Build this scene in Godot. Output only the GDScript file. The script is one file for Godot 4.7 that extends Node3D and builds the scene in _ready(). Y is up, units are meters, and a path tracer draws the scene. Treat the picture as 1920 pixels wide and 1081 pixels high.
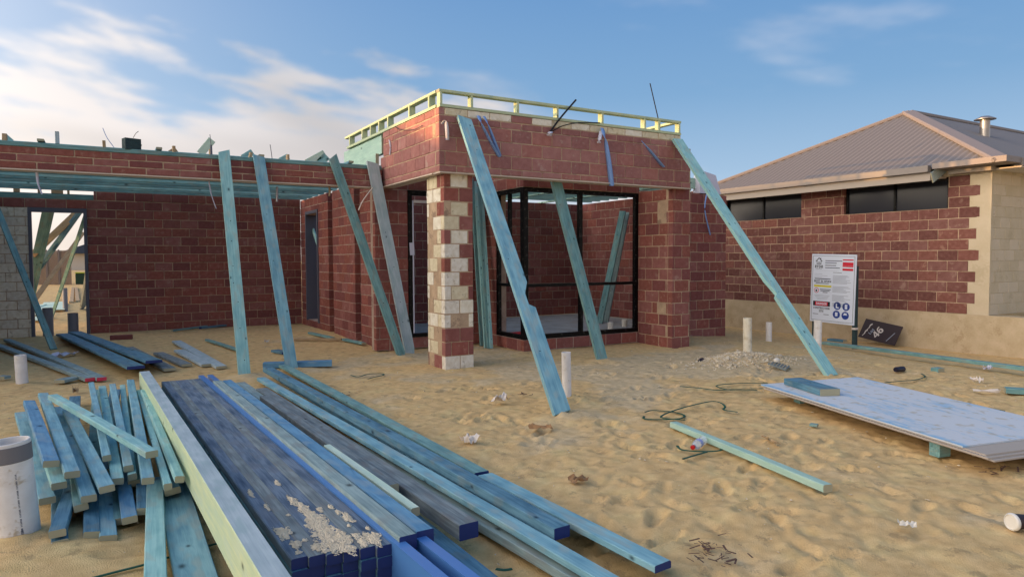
extends Node3D
# A half-built brick house on a sandy lot, low sun from the side. House axes: +X along the street front, -Z into the lot.

const FL := 1282.3
const EYE := Vector3(0, 1.36, 0)
var cr: Vector3
var cu: Vector3
var cf: Vector3
var M := {}
var rng := RandomNumberGenerator.new()
var mesh_cache := {}
var taken := {}
var house: Node3D

# ---------------------------------------------------------------- pixels of the photograph to points on real planes
func ray(px: float, py: float) -> Vector3:
	return cf + cr * ((px - 960.0) / FL) - cu * ((py - 540.5) / FL)
func gp(px: float, py: float, h := 0.0) -> Vector3:      # on the level h
	var d := ray(px, py)
	return EYE + d * ((h - EYE.y) / d.y)
func onz(px: float, py: float, z: float) -> Vector3:     # on a wall plane Z = z
	var d := ray(px, py)
	return EYE + d * (z / d.z)
func onx(px: float, py: float, x: float) -> Vector3:     # on a wall plane X = x
	var d := ray(px, py)
	return EYE + d * (x / d.x)

# ---------------------------------------------------------------- naming
func numbered(called: String) -> String:
	var n: int = taken.get(called, 0)
	taken[called] = n + 1
	return called if n == 0 else "%s_%03d" % [called, n]
func tag(o: Node, label: String, category: String, group := "", kind := "") -> void:
	o.set_meta("label", label)
	o.set_meta("category", category)
	if group: o.set_meta("group", group)
	if kind: o.set_meta("kind", kind)
func thing(called: String, label: String, category: String, at := Vector3.ZERO, group := "") -> Node3D:
	var o := Node3D.new()
	o.name = numbered(called)
	add_child(o)
	o.position = at
	tag(o, label, category, group)
	return o
func put(called: String, mesh: Mesh, m: Material, par: Node, t := Transform3D()) -> MeshInstance3D:
	var o := MeshInstance3D.new()
	o.mesh = mesh
	if m: o.material_override = m
	o.name = numbered(called) if par == self else called
	par.add_child(o, true)
	o.transform = t
	return o

# ---------------------------------------------------------------- mesh building
func begin() -> SurfaceTool:
	var st := SurfaceTool.new()
	st.begin(Mesh.PRIMITIVE_TRIANGLES)
	return st
func tri(st: SurfaceTool, a: Vector3, b: Vector3, c: Vector3, ua := Vector2.ZERO, ub := Vector2.ZERO, uc := Vector2.ZERO) -> void:  # anticlockwise seen from outside
	st.set_normal((b - a).cross(c - a).normalized())
	st.set_uv(ua); st.add_vertex(a)
	st.set_uv(uc); st.add_vertex(c)
	st.set_uv(ub); st.add_vertex(b)
func quad(st: SurfaceTool, a: Vector3, b: Vector3, c: Vector3, d: Vector3, u := Rect2(0, 0, 1, 1)) -> void:
	var p := u.position
	var q := u.end
	tri(st, a, b, c, p, Vector2(q.x, p.y), q)
	tri(st, a, c, d, p, q, Vector2(p.x, q.y))
func bx(st: SurfaceTool, lo: Vector3, hi: Vector3, t := Transform3D()) -> void:
	var p := []
	for i in 8:
		p.append(t * Vector3(hi.x if i & 1 else lo.x, hi.y if i & 2 else lo.y, hi.z if i & 4 else lo.z))
	for f in [[4, 5, 7, 6], [1, 0, 2, 3], [5, 1, 3, 7], [0, 4, 6, 2], [6, 7, 3, 2], [0, 1, 5, 4]]:
		quad(st, p[f[0]], p[f[1]], p[f[2]], p[f[3]])
func box_mesh(lo: Vector3, hi: Vector3) -> Mesh:
	var st := begin()
	bx(st, lo, hi)
	return st.commit()
# a box with its twelve edges cut by c, centred on the origin
func cut_box(size: Vector3, c: float) -> Mesh:
	var key := "cb%.3f/%.3f/%.3f/%.4f" % [size.x, size.y, size.z, c]
	if mesh_cache.has(key): return mesh_cache[key]
	var st := begin()
	var h := size / 2
	for s in [-1.0, 1.0]:
		for a in 3:
			var i := (a + 1) % 3
			var j := (a + 2) % 3
			var r := []
			for k in [[-1, -1], [1, -1], [1, 1], [-1, 1]]:
				var v := Vector3()
				v[a] = s * h[a]
				v[i] = k[0] * (h[i] - c)
				v[j] = k[1] * (h[j] - c)
				r.append(v)
			if s < 0: r.reverse()
			quad(st, r[0], r[1], r[2], r[3])
			for t in [-1.0, 1.0]:    # edge between axis a (sign s) and axis i (sign t)
				var e := []
				for w in [-1.0, 1.0]:
					var v1 := Vector3()
					v1[a] = s * h[a]; v1[i] = t * (h[i] - c); v1[j] = w * (h[j] - c)
					var v2 := Vector3()
					v2[a] = s * (h[a] - c); v2[i] = t * h[i]; v2[j] = w * (h[j] - c)
					e.append([v1, v2])
				if s * t > 0: quad(st, e[0][0], e[0][1], e[1][1], e[1][0])
				else: quad(st, e[1][0], e[1][1], e[0][1], e[0][0])
	mesh_cache[key] = st.commit()
	return mesh_cache[key]
# a sawn board, length along z, width x, thickness y; grain runs with v (metres); surface 0 the sides, surface 1 the two ends
func board_mesh(l: float, w: float, t: float, uo: Vector2, bow := 0.0, skew := 0.0) -> ArrayMesh:
	var c := minf(0.004, t * 0.15)
	var hx := w / 2
	var hy := t / 2
	var sec := [Vector2(hx - c, hy), Vector2(-hx + c, hy), Vector2(-hx, hy - c), Vector2(-hx, -hy + c), Vector2(-hx + c, -hy), Vector2(hx - c, -hy), Vector2(hx, -hy + c), Vector2(hx, hy - c)]
	var st := begin()
	var n := 1 if bow == 0.0 else 8
	var at := func(p: Vector2, f: float) -> Vector3:
		return Vector3(p.x, p.y + bow * (1.0 - pow(2.0 * f - 1.0, 2)), (f - 0.5) * l + p.x * skew * (2.0 * f - 1.0))
	for s in n:
		var f0 := float(s) / n
		var f1 := float(s + 1) / n
		var u := 0.0
		for i in 8:
			var p: Vector2 = sec[i]
			var q: Vector2 = sec[(i + 1) % 8]
			var du := p.distance_to(q)
			var r := Rect2((u + uo.x) / 0.45, (f0 * l + uo.y) / 2.6, du / 0.45, (f1 - f0) * l / 2.6)
			var a: Vector3 = at.call(p, f0)
			var b: Vector3 = at.call(q, f0)
			var c2: Vector3 = at.call(q, f1)
			var d: Vector3 = at.call(p, f1)
			quad(st, a, b, c2, d, r)
			u += du
	var m := st.commit()
	st = begin()
	for e in [0.0, 1.0]:
		for i in range(1, 7):
			var a: Vector3 = at.call(sec[0], e)
			var b: Vector3 = at.call(sec[i], e)
			var c3: Vector3 = at.call(sec[i + 1], e)
			if e > 0.5: tri(st, a, b, c3, sec[0] * 4, sec[i] * 4, sec[i + 1] * 4)
			else: tri(st, a, c3, b, sec[0] * 4, sec[i + 1] * 4, sec[i] * 4)
	return st.commit(m)
# a plank cut to an outline (x across, y along), thickness t
func plank_poly(out: PackedVector2Array, t: float, uo: Vector2) -> ArrayMesh:
	var st := begin()
	if Geometry2D.is_polygon_clockwise(out): out.reverse()
	var ix := Geometry2D.triangulate_polygon(out)
	var V := func(p: Vector2, y: float) -> Vector3: return Vector3(p.x, y, -p.y)
	var U := func(p: Vector2) -> Vector2: return Vector2((p.x + 0.1 + uo.x) / 0.45, (p.y + uo.y) / 2.6)
	for k in range(0, ix.size(), 3):
		var a := out[ix[k]]
		var b := out[ix[k + 1]]
		var c := out[ix[k + 2]]
		if (b - a).cross(c - a) < 0:
			var sw := b
			b = c
			c = sw
		tri(st, V.call(a, t / 2), V.call(b, t / 2), V.call(c, t / 2), U.call(a), U.call(b), U.call(c))
		tri(st, V.call(a, -t / 2), V.call(c, -t / 2), V.call(b, -t / 2), U.call(a), U.call(c), U.call(b))
	for i in out.size():
		var p := out[i]
		var q := out[(i + 1) % out.size()]
		var off := Vector2(0.32, 0)
		quad(st, V.call(p, -t / 2), V.call(q, -t / 2), V.call(q, t / 2), V.call(p, t / 2), Rect2(0.7, (p.y + uo.y) / 2.6, 0.07, (q.y - p.y) / 2.6))
	return st.commit()
func lathe(pts: Array, seg := 24) -> ArrayMesh:
	var st := begin()
	for i in pts.size() - 1:
		var a: Vector2 = pts[i]
		var b: Vector2 = pts[i + 1]
		for k in seg:
			var t0 := TAU * k / seg
			var t1 := TAU * (k + 1) / seg
			var e0 := Vector3(cos(t0), 0, -sin(t0))
			var e1 := Vector3(cos(t1), 0, -sin(t1))
			var d := (b - a).normalized()
			var q := [e0 * a.x + Vector3(0, a.y, 0), e1 * a.x + Vector3(0, a.y, 0), e1 * b.x + Vector3(0, b.y, 0), e0 * b.x + Vector3(0, b.y, 0)]
			var nn := [e0 * d.y - Vector3(0, d.x, 0), e1 * d.y - Vector3(0, d.x, 0)]
			for f in [[0, 2, 1], [0, 3, 2]]:
				if q[f[0]].is_equal_approx(q[f[1]]) or q[f[1]].is_equal_approx(q[f[2]]) or q[f[0]].is_equal_approx(q[f[2]]): continue
				for v in f:
					st.set_normal(nn[0] if v == 0 or v == 3 else nn[1])
					st.set_uv(Vector2(t0 if v == 0 or v == 3 else t1, q[v].y))
					st.add_vertex(q[v])
	return st.commit()
func tube(pts: Array, r: float, flat := 1.0, sub := 6) -> ArrayMesh:
	var c := Curve3D.new()
	for i in pts.size():
		var tan_in: Vector3 = (pts[mini(i + 1, pts.size() - 1)] - pts[maxi(i - 1, 0)]) / 6.0
		c.add_point(pts[i], -tan_in, tan_in)
	var line := []
	for i in pts.size() - 1:
		for k in sub: line.append(c.sample(i, float(k) / sub))
	line.append(pts[-1])
	var st := begin()
	var rings := []
	for i in line.size():
		var d: Vector3 = (line[mini(i + 1, line.size() - 1)] - line[maxi(i - 1, 0)]).normalized()
		var side := d.cross(Vector3.UP)
		side = Vector3.RIGHT if side.length() < 0.05 else side.normalized()
		var up := side.cross(d).normalized()
		var ring := []
		for k in 8: ring.append([line[i] + side * cos(TAU * k / 8) * r + up * sin(TAU * k / 8) * r * flat, side * cos(TAU * k / 8) + up * sin(TAU * k / 8)])
		rings.append(ring)
	for i in rings.size() - 1:
		for k in 8:
			var q := [rings[i][k], rings[i][(k + 1) % 8], rings[i + 1][(k + 1) % 8], rings[i + 1][k]]
			for f in [0, 1, 2, 0, 2, 3]:
				st.set_normal(q[f][1])
				st.set_uv(Vector2(0, 0))
				st.add_vertex(q[f][0])
	return st.commit()
func along(a: Vector3, b: Vector3, up_hint := Vector3.UP) -> Transform3D:   # z runs a -> b, y near the hint, origin halfway
	var z := (b - a).normalized()
	var x := up_hint.cross(z).normalized()
	return Transform3D(Basis(x, z.cross(x), z), (a + b) / 2)

# ---------------------------------------------------------------- materials
func std(col: Color, rough := 0.85, spec := 0.4) -> StandardMaterial3D:
	var m := StandardMaterial3D.new()
	m.albedo_color = col
	m.roughness = rough
	m.metallic_specular = spec
	return m
func noise(freq: float, oct := 4, sd := 1, type := FastNoiseLite.TYPE_SIMPLEX_SMOOTH) -> FastNoiseLite:
	var n := FastNoiseLite.new()
	n.noise_type = type
	n.frequency = freq
	n.fractal_octaves = oct
	n.seed = sd
	return n
func tex(im: Image) -> ImageTexture:
	im.generate_mipmaps()
	return ImageTexture.create_from_image(im)
func seamless(f: float, oct: int, sd: int, w := 256, type := FastNoiseLite.TYPE_SIMPLEX_SMOOTH) -> ImageTexture:
	return tex(noise(f, oct, sd, type).get_seamless_image(w, w))
# weathered, dyed softwood: base, darker grain, a stain colour, amounts of grain and stain, knots
func wood(base: Color, dark: Color, stain: Color, grain: float, blot: float, knots: int, sd: int) -> ImageTexture:
	var w := 160
	var h := 640
	var im := Image.create(w, h, false, Image.FORMAT_RGB8)
	var n1 := noise(1.0, 3, sd)
	var n2 := noise(1.0, 3, sd + 7)
	var n3 := noise(1.0, 2, sd + 13)
	var kn := []
	var r := RandomNumberGenerator.new()
	r.seed = sd * 31 + 5
	for i in knots: kn.append([r.randf_range(6, w - 6), r.randf_range(20, h - 20), r.randf_range(2.5, 5.0)])
	for y in h:
		var th := TAU * y / h
		var cy := cos(th)
		var sy := sin(th)
		for x in w:
			var wob := 0.0
			var kd := 0.0
			for k in kn:
				var dx: float = x - k[0]
				var dy: float = (y - k[1]) * 1.15
				var d2: float = (dx * dx + dy * dy * 0.6) / (k[2] * k[2])
				if d2 < 30.0:
					wob += 5.0 * exp(-d2 * 0.12) * signf(dx)
					kd = maxf(kd, exp(-d2 * 0.9))
			var g := n1.get_noise_3d((x + wob) * 0.13, cy * 0.9, sy * 0.9) * 0.6 + n1.get_noise_3d((x + wob) * 0.45, cy * 1.6 + 9.0, sy * 1.6) * 0.5
			var b := n2.get_noise_3d(x * 0.02, cy * 1.4, sy * 1.4 + 5.0) + 0.25 * n2.get_noise_3d(x * 0.08, cy * 4.0, sy * 4.0)
			var s := smoothstep(0.05, 0.5, n3.get_noise_3d(x * 0.03, cy * 1.8 + 3.0, sy * 1.8) + 0.25 * g)
			var c := base.lerp(dark, clampf(0.32 + grain * g + blot * b, 0.0, 1.0))
			c = c.lerp(stain, s * blot)
			c = c.lerp(dark.darkened(0.55), kd * 0.85)
			im.set_pixel(x, y, c)
	return tex(im)
func wood_mat(key: String, base: Color, dark: Color, stain: Color, grain := 0.5, blot := 0.4, knots := 5, sd := 1, rough := 0.8) -> void:
	var m := std(Color.WHITE, rough, 0.35)
	m.albedo_texture = wood(base, dark, stain, grain, blot, knots, sd)
	m.heightmap_enabled = true
	m.heightmap_texture = M.wood_bump
	m.heightmap_scale = 0.12
	M[key] = m
func tri_mat(key: String, t: Texture2D, scale: float, tint := Color.WHITE, rough := 0.9, bump: Texture2D = null, depth := 0.3) -> StandardMaterial3D:
	var m := std(tint, rough, 0.25 if rough < 0.7 else 0.1)
	m.albedo_texture = t
	m.uv1_triplanar = true
	m.uv1_world_triplanar = true
	m.uv1_scale = Vector3.ONE * scale
	if bump:
		m.heightmap_enabled = true
		m.heightmap_texture = bump
		m.heightmap_scale = depth
	M[key] = m
	return m
# mottled surface with an optional second colour in ragged smears (mortar on brick, dirt on concrete)
func mottled(a: Color, b: Color, smear: Color, amount: float, sd: int, w := 512) -> ImageTexture:
	var n1 := noise(0.02, 5, sd).get_seamless_image(w, w)
	var n2 := noise(0.014, 5, sd + 3).get_seamless_image(w, w)
	var n3 := noise(0.15, 2, sd + 5).get_seamless_image(w, w)
	var im := Image.create(w, w, false, Image.FORMAT_RGB8)
	for y in w:
		for x in w:
			var c := a.lerp(b, clampf(n1.get_pixel(x, y).r * 1.1 + n3.get_pixel(x, y).r * 0.35 - 0.25, 0, 1))
			var s := smoothstep(0.72 - amount, 0.86 - amount * 0.8, n2.get_pixel(x, y).r * 0.8 + n3.get_pixel(x, y).r * 0.2)
			im.set_pixel(x, y, c.lerp(smear, s * 0.6))
	return tex(im)

func make_materials() -> void:
	M.wood_bump = tex(wood(Color(0.75, 0.75, 0.75), Color(0.2, 0.2, 0.2), Color(0.5, 0.5, 0.5), 0.9, 0.1, 3, 77).get_image())
	M.fine_bump = seamless(0.12, 4, 21, 512)
	# dyed framing pine
	wood_mat("cyan", Color(0.61, 0.78, 0.765), Color(0.43, 0.63, 0.645), Color(0.63, 0.69, 0.65), 0.7, 0.5, 9, 1)
	wood_mat("cyan_blue", Color(0.53, 0.70, 0.735), Color(0.35, 0.53, 0.605), Color(0.61, 0.65, 0.63), 0.7, 0.5, 8, 2)
	wood_mat("teal", Color(0.49, 0.64, 0.63), Color(0.31, 0.465, 0.48), Color(0.50, 0.54, 0.51), 0.7, 0.55, 9, 3)
	wood_mat("blue", Color(0.39, 0.55, 0.62), Color(0.21, 0.36, 0.445), Color(0.45, 0.51, 0.52), 0.75, 0.55, 8, 4)
	wood_mat("bright_blue", Color(0.42, 0.60, 0.71), Color(0.28, 0.45, 0.585), Color(0.57, 0.63, 0.66), 0.6, 0.5, 6, 5)
	wood_mat("grey_green", Color(0.60, 0.68, 0.67), Color(0.42, 0.50, 0.51), Color(0.52, 0.53, 0.51), 0.8, 0.45, 6, 6)
	wood_mat("silver", Color(0.70, 0.75, 0.76), Color(0.55, 0.62, 0.64), Color(0.58, 0.67, 0.67), 0.45, 0.5, 4, 7)
	wood_mat("pale", Color(0.82, 0.88, 0.80), Color(0.66, 0.78, 0.70), Color(0.72, 0.80, 0.78), 0.4, 0.4, 4, 8)
	wood_mat("yellow_green", Color(0.80, 0.84, 0.68), Color(0.66, 0.76, 0.66), Color(0.70, 0.79, 0.76), 0.6, 0.3, 3, 9)
	wood_mat("dark_stack", Color(0.44, 0.50, 0.56), Color(0.22, 0.29, 0.37), Color(0.42, 0.44, 0.47), 0.9, 0.45, 4, 10)
	wood_mat("weathered", Color(0.53, 0.57, 0.57), Color(0.34, 0.38, 0.40), Color(0.46, 0.45, 0.44), 0.8, 0.45, 7, 11)
	wood_mat("frame", Color(0.80, 0.82, 0.66), Color(0.60, 0.68, 0.56), Color(0.56, 0.68, 0.64), 0.45, 0.4, 5, 12)
	wood_mat("raw", Color(0.72, 0.62, 0.48), Color(0.56, 0.46, 0.34), Color(0.60, 0.54, 0.46), 0.5, 0.4, 2, 13)
	wood_mat("dark_green", Color(0.22, 0.30, 0.31), Color(0.12, 0.18, 0.19), Color(0.20, 0.24, 0.22), 0.5, 0.5, 3, 14)
	wood_mat("sage", Color(0.67, 0.78, 0.72), Color(0.52, 0.66, 0.62), Color(0.62, 0.72, 0.68), 0.6, 0.35, 4, 15)
	M.navy_end = std(Color(0.13, 0.20, 0.42), 0.6)
	M.pink_end = std(Color(0.80, 0.25, 0.33), 0.7)
	M.cut_end = std(Color(0.64, 0.62, 0.52), 0.9)
	# brickwork
	var red := mottled(Color(0.60, 0.41, 0.385), Color(0.54, 0.35, 0.325), Color(0.66, 0.55, 0.50), 0.06, 31)
	var red2 := mottled(Color(0.62, 0.42, 0.395), Color(0.56, 0.365, 0.34), Color(0.66, 0.55, 0.50), 0.04, 47)
	var pink := mottled(Color(0.66, 0.485, 0.46), Color(0.60, 0.42, 0.40), Color(0.70, 0.62, 0.57), 0.07, 37)
	var cream := mottled(Color(0.92, 0.90, 0.84), Color(0.84, 0.80, 0.71), Color(0.66, 0.61, 0.52), 0.08, 52)
	M.bump_brick = seamless(0.06, 5, 33, 512)
	for i in 5:
		var t: Color = [Color(1, 1, 1), Color(0.9, 0.88, 0.88), Color(1.0, 0.93, 0.9), Color(0.84, 0.8, 0.82), Color(0.95, 0.9, 0.86)][i]
		tri_mat("red%d" % i, red if i % 2 == 0 else red2, 0.7 + 0.13 * i, t, 0.92, M.bump_brick, 0.25)
	var brown := mottled(Color(0.53, 0.385, 0.36), Color(0.46, 0.315, 0.29), Color(0.64, 0.54, 0.48), 0.08, 43)
	for i in 4:
		tri_mat("brown%d" % i, brown, 0.7 + 0.15 * i, [Color(1, 1, 1), Color(0.93, 0.9, 0.9), Color(1.0, 0.95, 0.92), Color(0.86, 0.83, 0.83)][i], 0.92, M.bump_brick, 0.25)
		tri_mat("pink%d" % i, pink, 0.6 + 0.17 * i, [Color(1, 1, 1), Color(0.95, 0.93, 0.93), Color(1.0, 0.96, 0.94), Color(0.91, 0.89, 0.9)][i], 0.92, M.bump_brick, 0.25)
	for i in 3:
		tri_mat("cream%d" % i, cream, 0.8 + 0.2 * i, [Color(1, 1, 1), Color(0.94, 0.92, 0.86), Color(0.98, 0.98, 1.0)][i], 0.9, M.bump_brick, 0.25)
	for i in 2:
		tri_mat("grey_brick%d" % i, cream, 0.9 + 0.2 * i, [Color(1.0, 1.0, 1.0), Color(0.95, 0.95, 0.96)][i], 0.92, M.bump_brick, 0.25)
	tri_mat("mortar", mottled(Color(0.76, 0.66, 0.55), Color(0.64, 0.55, 0.46), Color(0.52, 0.44, 0.38), 0.12, 61, 256), 0.9, Color.WHITE, 0.95, M.fine_bump, 0.3)
	tri_mat("mortar_dark", mottled(Color(0.71, 0.63, 0.57), Color(0.62, 0.54, 0.48), Color(0.50, 0.41, 0.37), 0.10, 66, 256), 0.9, Color.WHITE, 0.95, M.fine_bump, 0.3)
	tri_mat("concrete", mottled(Color(0.76, 0.69, 0.58), Color(0.69, 0.62, 0.50), Color(0.64, 0.56, 0.44), 0.08, 71), 0.35, Color.WHITE, 0.95, M.fine_bump, 0.3)
	tri_mat("slab", mottled(Color(0.68, 0.67, 0.65), Color(0.60, 0.59, 0.57), Color(0.58, 0.55, 0.50), 0.08, 73, 256), 0.4, Color.WHITE, 0.9)
	tri_mat("render", mottled(Color(0.79, 0.73, 0.63), Color(0.75, 0.69, 0.58), Color(0.71, 0.65, 0.54), 0.05, 75, 256), 0.5, Color.WHITE, 0.95, M.fine_bump, 0.15)
	tri_mat("render_pale", mottled(Color(0.81, 0.75, 0.66), Color(0.78, 0.72, 0.62), Color(0.72, 0.66, 0.55), 0.05, 76, 256), 0.6, Color.WHITE, 0.95, M.fine_bump, 0.15)
	M.white_paint = std(Color(0.86, 0.84, 0.80), 0.5)
	M.off_white = std(Color(0.82, 0.78, 0.74), 0.7)
	M.lintel = std(Color(0.80, 0.74, 0.68), 0.6)
	M.black_frame = tri_mat("black_frame", mottled(Color(0.06, 0.06, 0.065), Color(0.04, 0.04, 0.045), Color(0.42, 0.40, 0.38), 0.08, 81, 256), 2.4, Color.WHITE, 0.35)
	M.grey_frame = std(Color(0.36, 0.37, 0.42), 0.5)
	M.roof_metal = std(Color(0.47, 0.45, 0.44), 0.5)
	M.cap_metal = std(Color(0.53, 0.49, 0.47), 0.55)
	M.gutter = std(Color(0.50, 0.47, 0.45), 0.45)
	M.fascia = std(Color(0.62, 0.58, 0.54), 0.55)
	M.galv = std(Color(0.60, 0.58, 0.56), 0.35)
	M.galv.metallic = 0.7
	var pane := std(Color(0.15, 0.16, 0.19), 0.2)
	M.pane = pane
	M.dark_room = std(Color(0.16, 0.17, 0.19), 0.8)
	tri_mat("pvc", mottled(Color(0.90, 0.89, 0.88), Color(0.84, 0.82, 0.80), Color(0.66, 0.58, 0.46), 0.05, 83, 256), 1.6, Color.WHITE, 0.4)
	tri_mat("pvc_muddy", mottled(Color(0.88, 0.86, 0.80), Color(0.82, 0.78, 0.69), Color(0.70, 0.63, 0.50), 0.12, 85, 256), 2.0, Color.WHITE, 0.7)
	M.grey_tape = std(Color(0.46, 0.45, 0.46), 0.8)
	M.strap_blue = std(Color(0.48, 0.62, 0.84), 0.35)
	M.strap_white = std(Color(0.78, 0.78, 0.84), 0.4)
	M.strap_green = std(Color(0.10, 0.30, 0.23), 0.5)
	M.steel_blue = std(Color(0.30, 0.49, 0.73), 0.32, 0.6)
	M.black_cable = std(Color(0.07, 0.07, 0.09), 0.5)
	M.red_plastic = std(Color(0.70, 0.08, 0.10), 0.4)
	M.sand_crust = tri_mat("sand_crust", mottled(Color(0.93, 0.89, 0.81), Color(0.87, 0.82, 0.73), Color(0.78, 0.72, 0.62), 0.06, 87, 256), 2.0, Color.WHITE, 1.0, M.fine_bump, 0.4)
	tri_mat("rubble", mottled(Color(0.86, 0.82, 0.74), Color(0.76, 0.70, 0.60), Color(0.66, 0.58, 0.46), 0.2, 89, 256), 2.0, Color.WHITE, 1.0, M.fine_bump, 0.5)
	# sheets of plasterboard with blue dye rubbed off
	var im := Image.create(192, 384, false, Image.FORMAT_RGB8)
	var s1 := noise(1.0, 4, 91)
	var s2 := noise(1.0, 3, 92)
	for y in 384:
		for x in 192:
			var rub := s1.get_noise_2d(x * 0.035, y * 0.006) + 0.5 * s1.get_noise_2d(x * 0.2, y * 0.03) + 0.5 * s2.get_noise_2d(x * 0.9, y * 0.05)
			var side := smoothstep(14.0, 2.0, x + 7.0 * s2.get_noise_2d(0.0, y * 0.05))
			im.set_pixel(x, y, Color(0.78, 0.79, 0.80).lerp(Color(0.50, 0.68, 0.81), clampf(smoothstep(0.05, 0.85, rub) * 0.75 + side * 0.8, 0, 1)).lerp(Color(0.66, 0.60, 0.50), 0.5 * smoothstep(0.25, 0.6, s2.get_noise_2d(x * 0.05 + 90.0, y * 0.04))))
	M.sheet = std(Color.WHITE, 0.8)
	M.sheet.albedo_texture = tex(im)
	M.fence = std(Color(0.50, 0.46, 0.44), 0.6)
	M.far_wall = std(Color(0.80, 0.76, 0.70), 0.8)
	M.bin_green = std(Color(0.10, 0.22, 0.16), 0.5)
	M.bin_lid = std(Color(0.66, 0.70, 0.16), 0.5)
	M.galv_dull = std(Color(0.46, 0.47, 0.50), 0.6)
	M.sign_white = std(Color(0.82, 0.85, 0.90), 0.5)
	M.sign_red = std(Color(0.78, 0.14, 0.22), 0.5)
	M.sign_yellow = std(Color(0.80, 0.76, 0.20), 0.5)
	M.sign_blue = std(Color(0.14, 0.25, 0.55), 0.5)
	M.sign_brown = std(Color(0.20, 0.15, 0.16), 0.5)
	M.ink = std(Color(0.10, 0.11, 0.15), 0.6)
	M.ink_grey = std(Color(0.34, 0.36, 0.42), 0.6)
	M.ink_pale = std(Color(0.60, 0.63, 0.68), 0.6)
	M.can_dark = std(Color(0.12, 0.11, 0.18), 0.3)
	M.leaf = std(Color(0.36, 0.27, 0.23), 0.9)
	M.card = std(Color(0.62, 0.48, 0.34), 0.9)
	M.label_blue = std(Color(0.62, 0.64, 0.80), 0.5)
	var clear := std(Color(0.92, 0.95, 0.97, 0.35), 0.1)
	clear.transparency = BaseMaterial3D.TRANSPARENCY_ALPHA
	M.clear = clear
	M.sheet_edge = std(Color(0.66, 0.62, 0.58), 0.9)

# ---------------------------------------------------------------- brickwork
# a wall face seen from outside: o is its lower corner at the hand where u begins, n the outward normal, u = up x n
func brick_wall(par: Node, called: String, o: Vector3, n: Vector3, length: float, rows: Array, q := {}) -> Node3D:
	var u := Vector3.UP.cross(n)
	var bl: float = q.get("len", 0.315)
	var thick: float = q.get("thick", 0.2)
	var depth: float = q.get("depth", 0.1)
	var holes: Array = q.get("holes", [])
	var paint: Callable = q.get("paint", func(_r, _s): return "red%d" % rng.randi_range(0, 4))
	var ph: float = q.get("phase", 0.0)
	var lumpy: float = q.get("lumpy", 0.004)
	var frame := Transform3D(Basis(u, Vector3.UP, n), o)
	var core := begin()
	var y := 0.0
	var run_key := ""
	var run_from := 0.0
	var run := []
	var all_rows := []
	for r in rows.size() + 1:
		var iv := []
		var h := 0.0
		if r < rows.size():
			h = rows[r]
			iv = [[0.0, length]]
			for hole in holes:
				if y + h * 0.5 > hole[2] and y + h * 0.5 < hole[3]:
					var next := []
					for i in iv:
						if hole[0] > i[0] + 0.02: next.append([i[0], minf(i[1], hole[0])])
						if hole[1] < i[1] - 0.02: next.append([maxf(i[0], hole[1]), i[1]])
					iv = next
			all_rows.append([y, h, iv])
		if str(iv) != run_key or r == rows.size():
			for i in run: bx(core, Vector3(i[0] + 0.003, run_from, -thick), Vector3(i[1] - 0.003, y - (0.003 if r == rows.size() else 0.0), -0.006))
			run_key = str(iv)
			run_from = y
			run = iv
		y += h
	var wall := put(called, core.commit(), M[q.get("mortar", "mortar")], par, frame)
	var big := begin()
	for r in all_rows.size():
		var y0: float = all_rows[r][0]
		var h: float = all_rows[r][1]
		for i in all_rows[r][2]:
			var s := -bl * (0.5 if r % 2 else 0.0) - fmod(ph, bl)
			while s < i[1]:
				var a := maxf(s + 0.005, i[0])
				var b := minf(s + bl - 0.005, i[1])
				if b - a > 0.03:
					var l := snappedf(b - a, 0.005)
					var size := Vector3(l, snappedf(h - 0.011, 0.001), depth)
					var key: String = paint.call(r, (a + b) / 2)
					if key:
						var at := Vector3((a + b) / 2, y0 + h / 2, -depth / 2 + rng.randf_range(-lumpy, lumpy * 0.6))
						if q.get("joined", false): big.append_from(cut_box(size, 0.005), 0, Transform3D(Basis(), at))
						else: put("brick", cut_box(size, 0.005), M[key], wall, Transform3D(Basis(Vector3(0, 0, 1), rng.randf_range(-0.006, 0.006)), at))
				s += bl
	if q.get("joined", false):
		var j := put("brickwork", big.commit(), M[q.get("joined_mat", "red1")], wall)
		j.set_meta("kind", "stuff")
	return wall
func rows(n: int, h := 0.172) -> Array:
	var a := []
	a.resize(n)
	a.fill(h)
	return a
# ---------------------------------------------------------------- boards
func board_part(called: String, par: Node, a: Vector3, b: Vector3, w: float, t: float, m: String, hint := Vector3.UP, end := "") -> MeshInstance3D:
	var o := put(called, board_mesh(a.distance_to(b), w, t, Vector2(rng.randf_range(0, 0.1), rng.randf_range(0, 2.6))), null, par, along(a, b, hint))
	o.set_surface_override_material(0, M[m])
	o.set_surface_override_material(1, M[end if end else "cut_end"])
	return o
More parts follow.
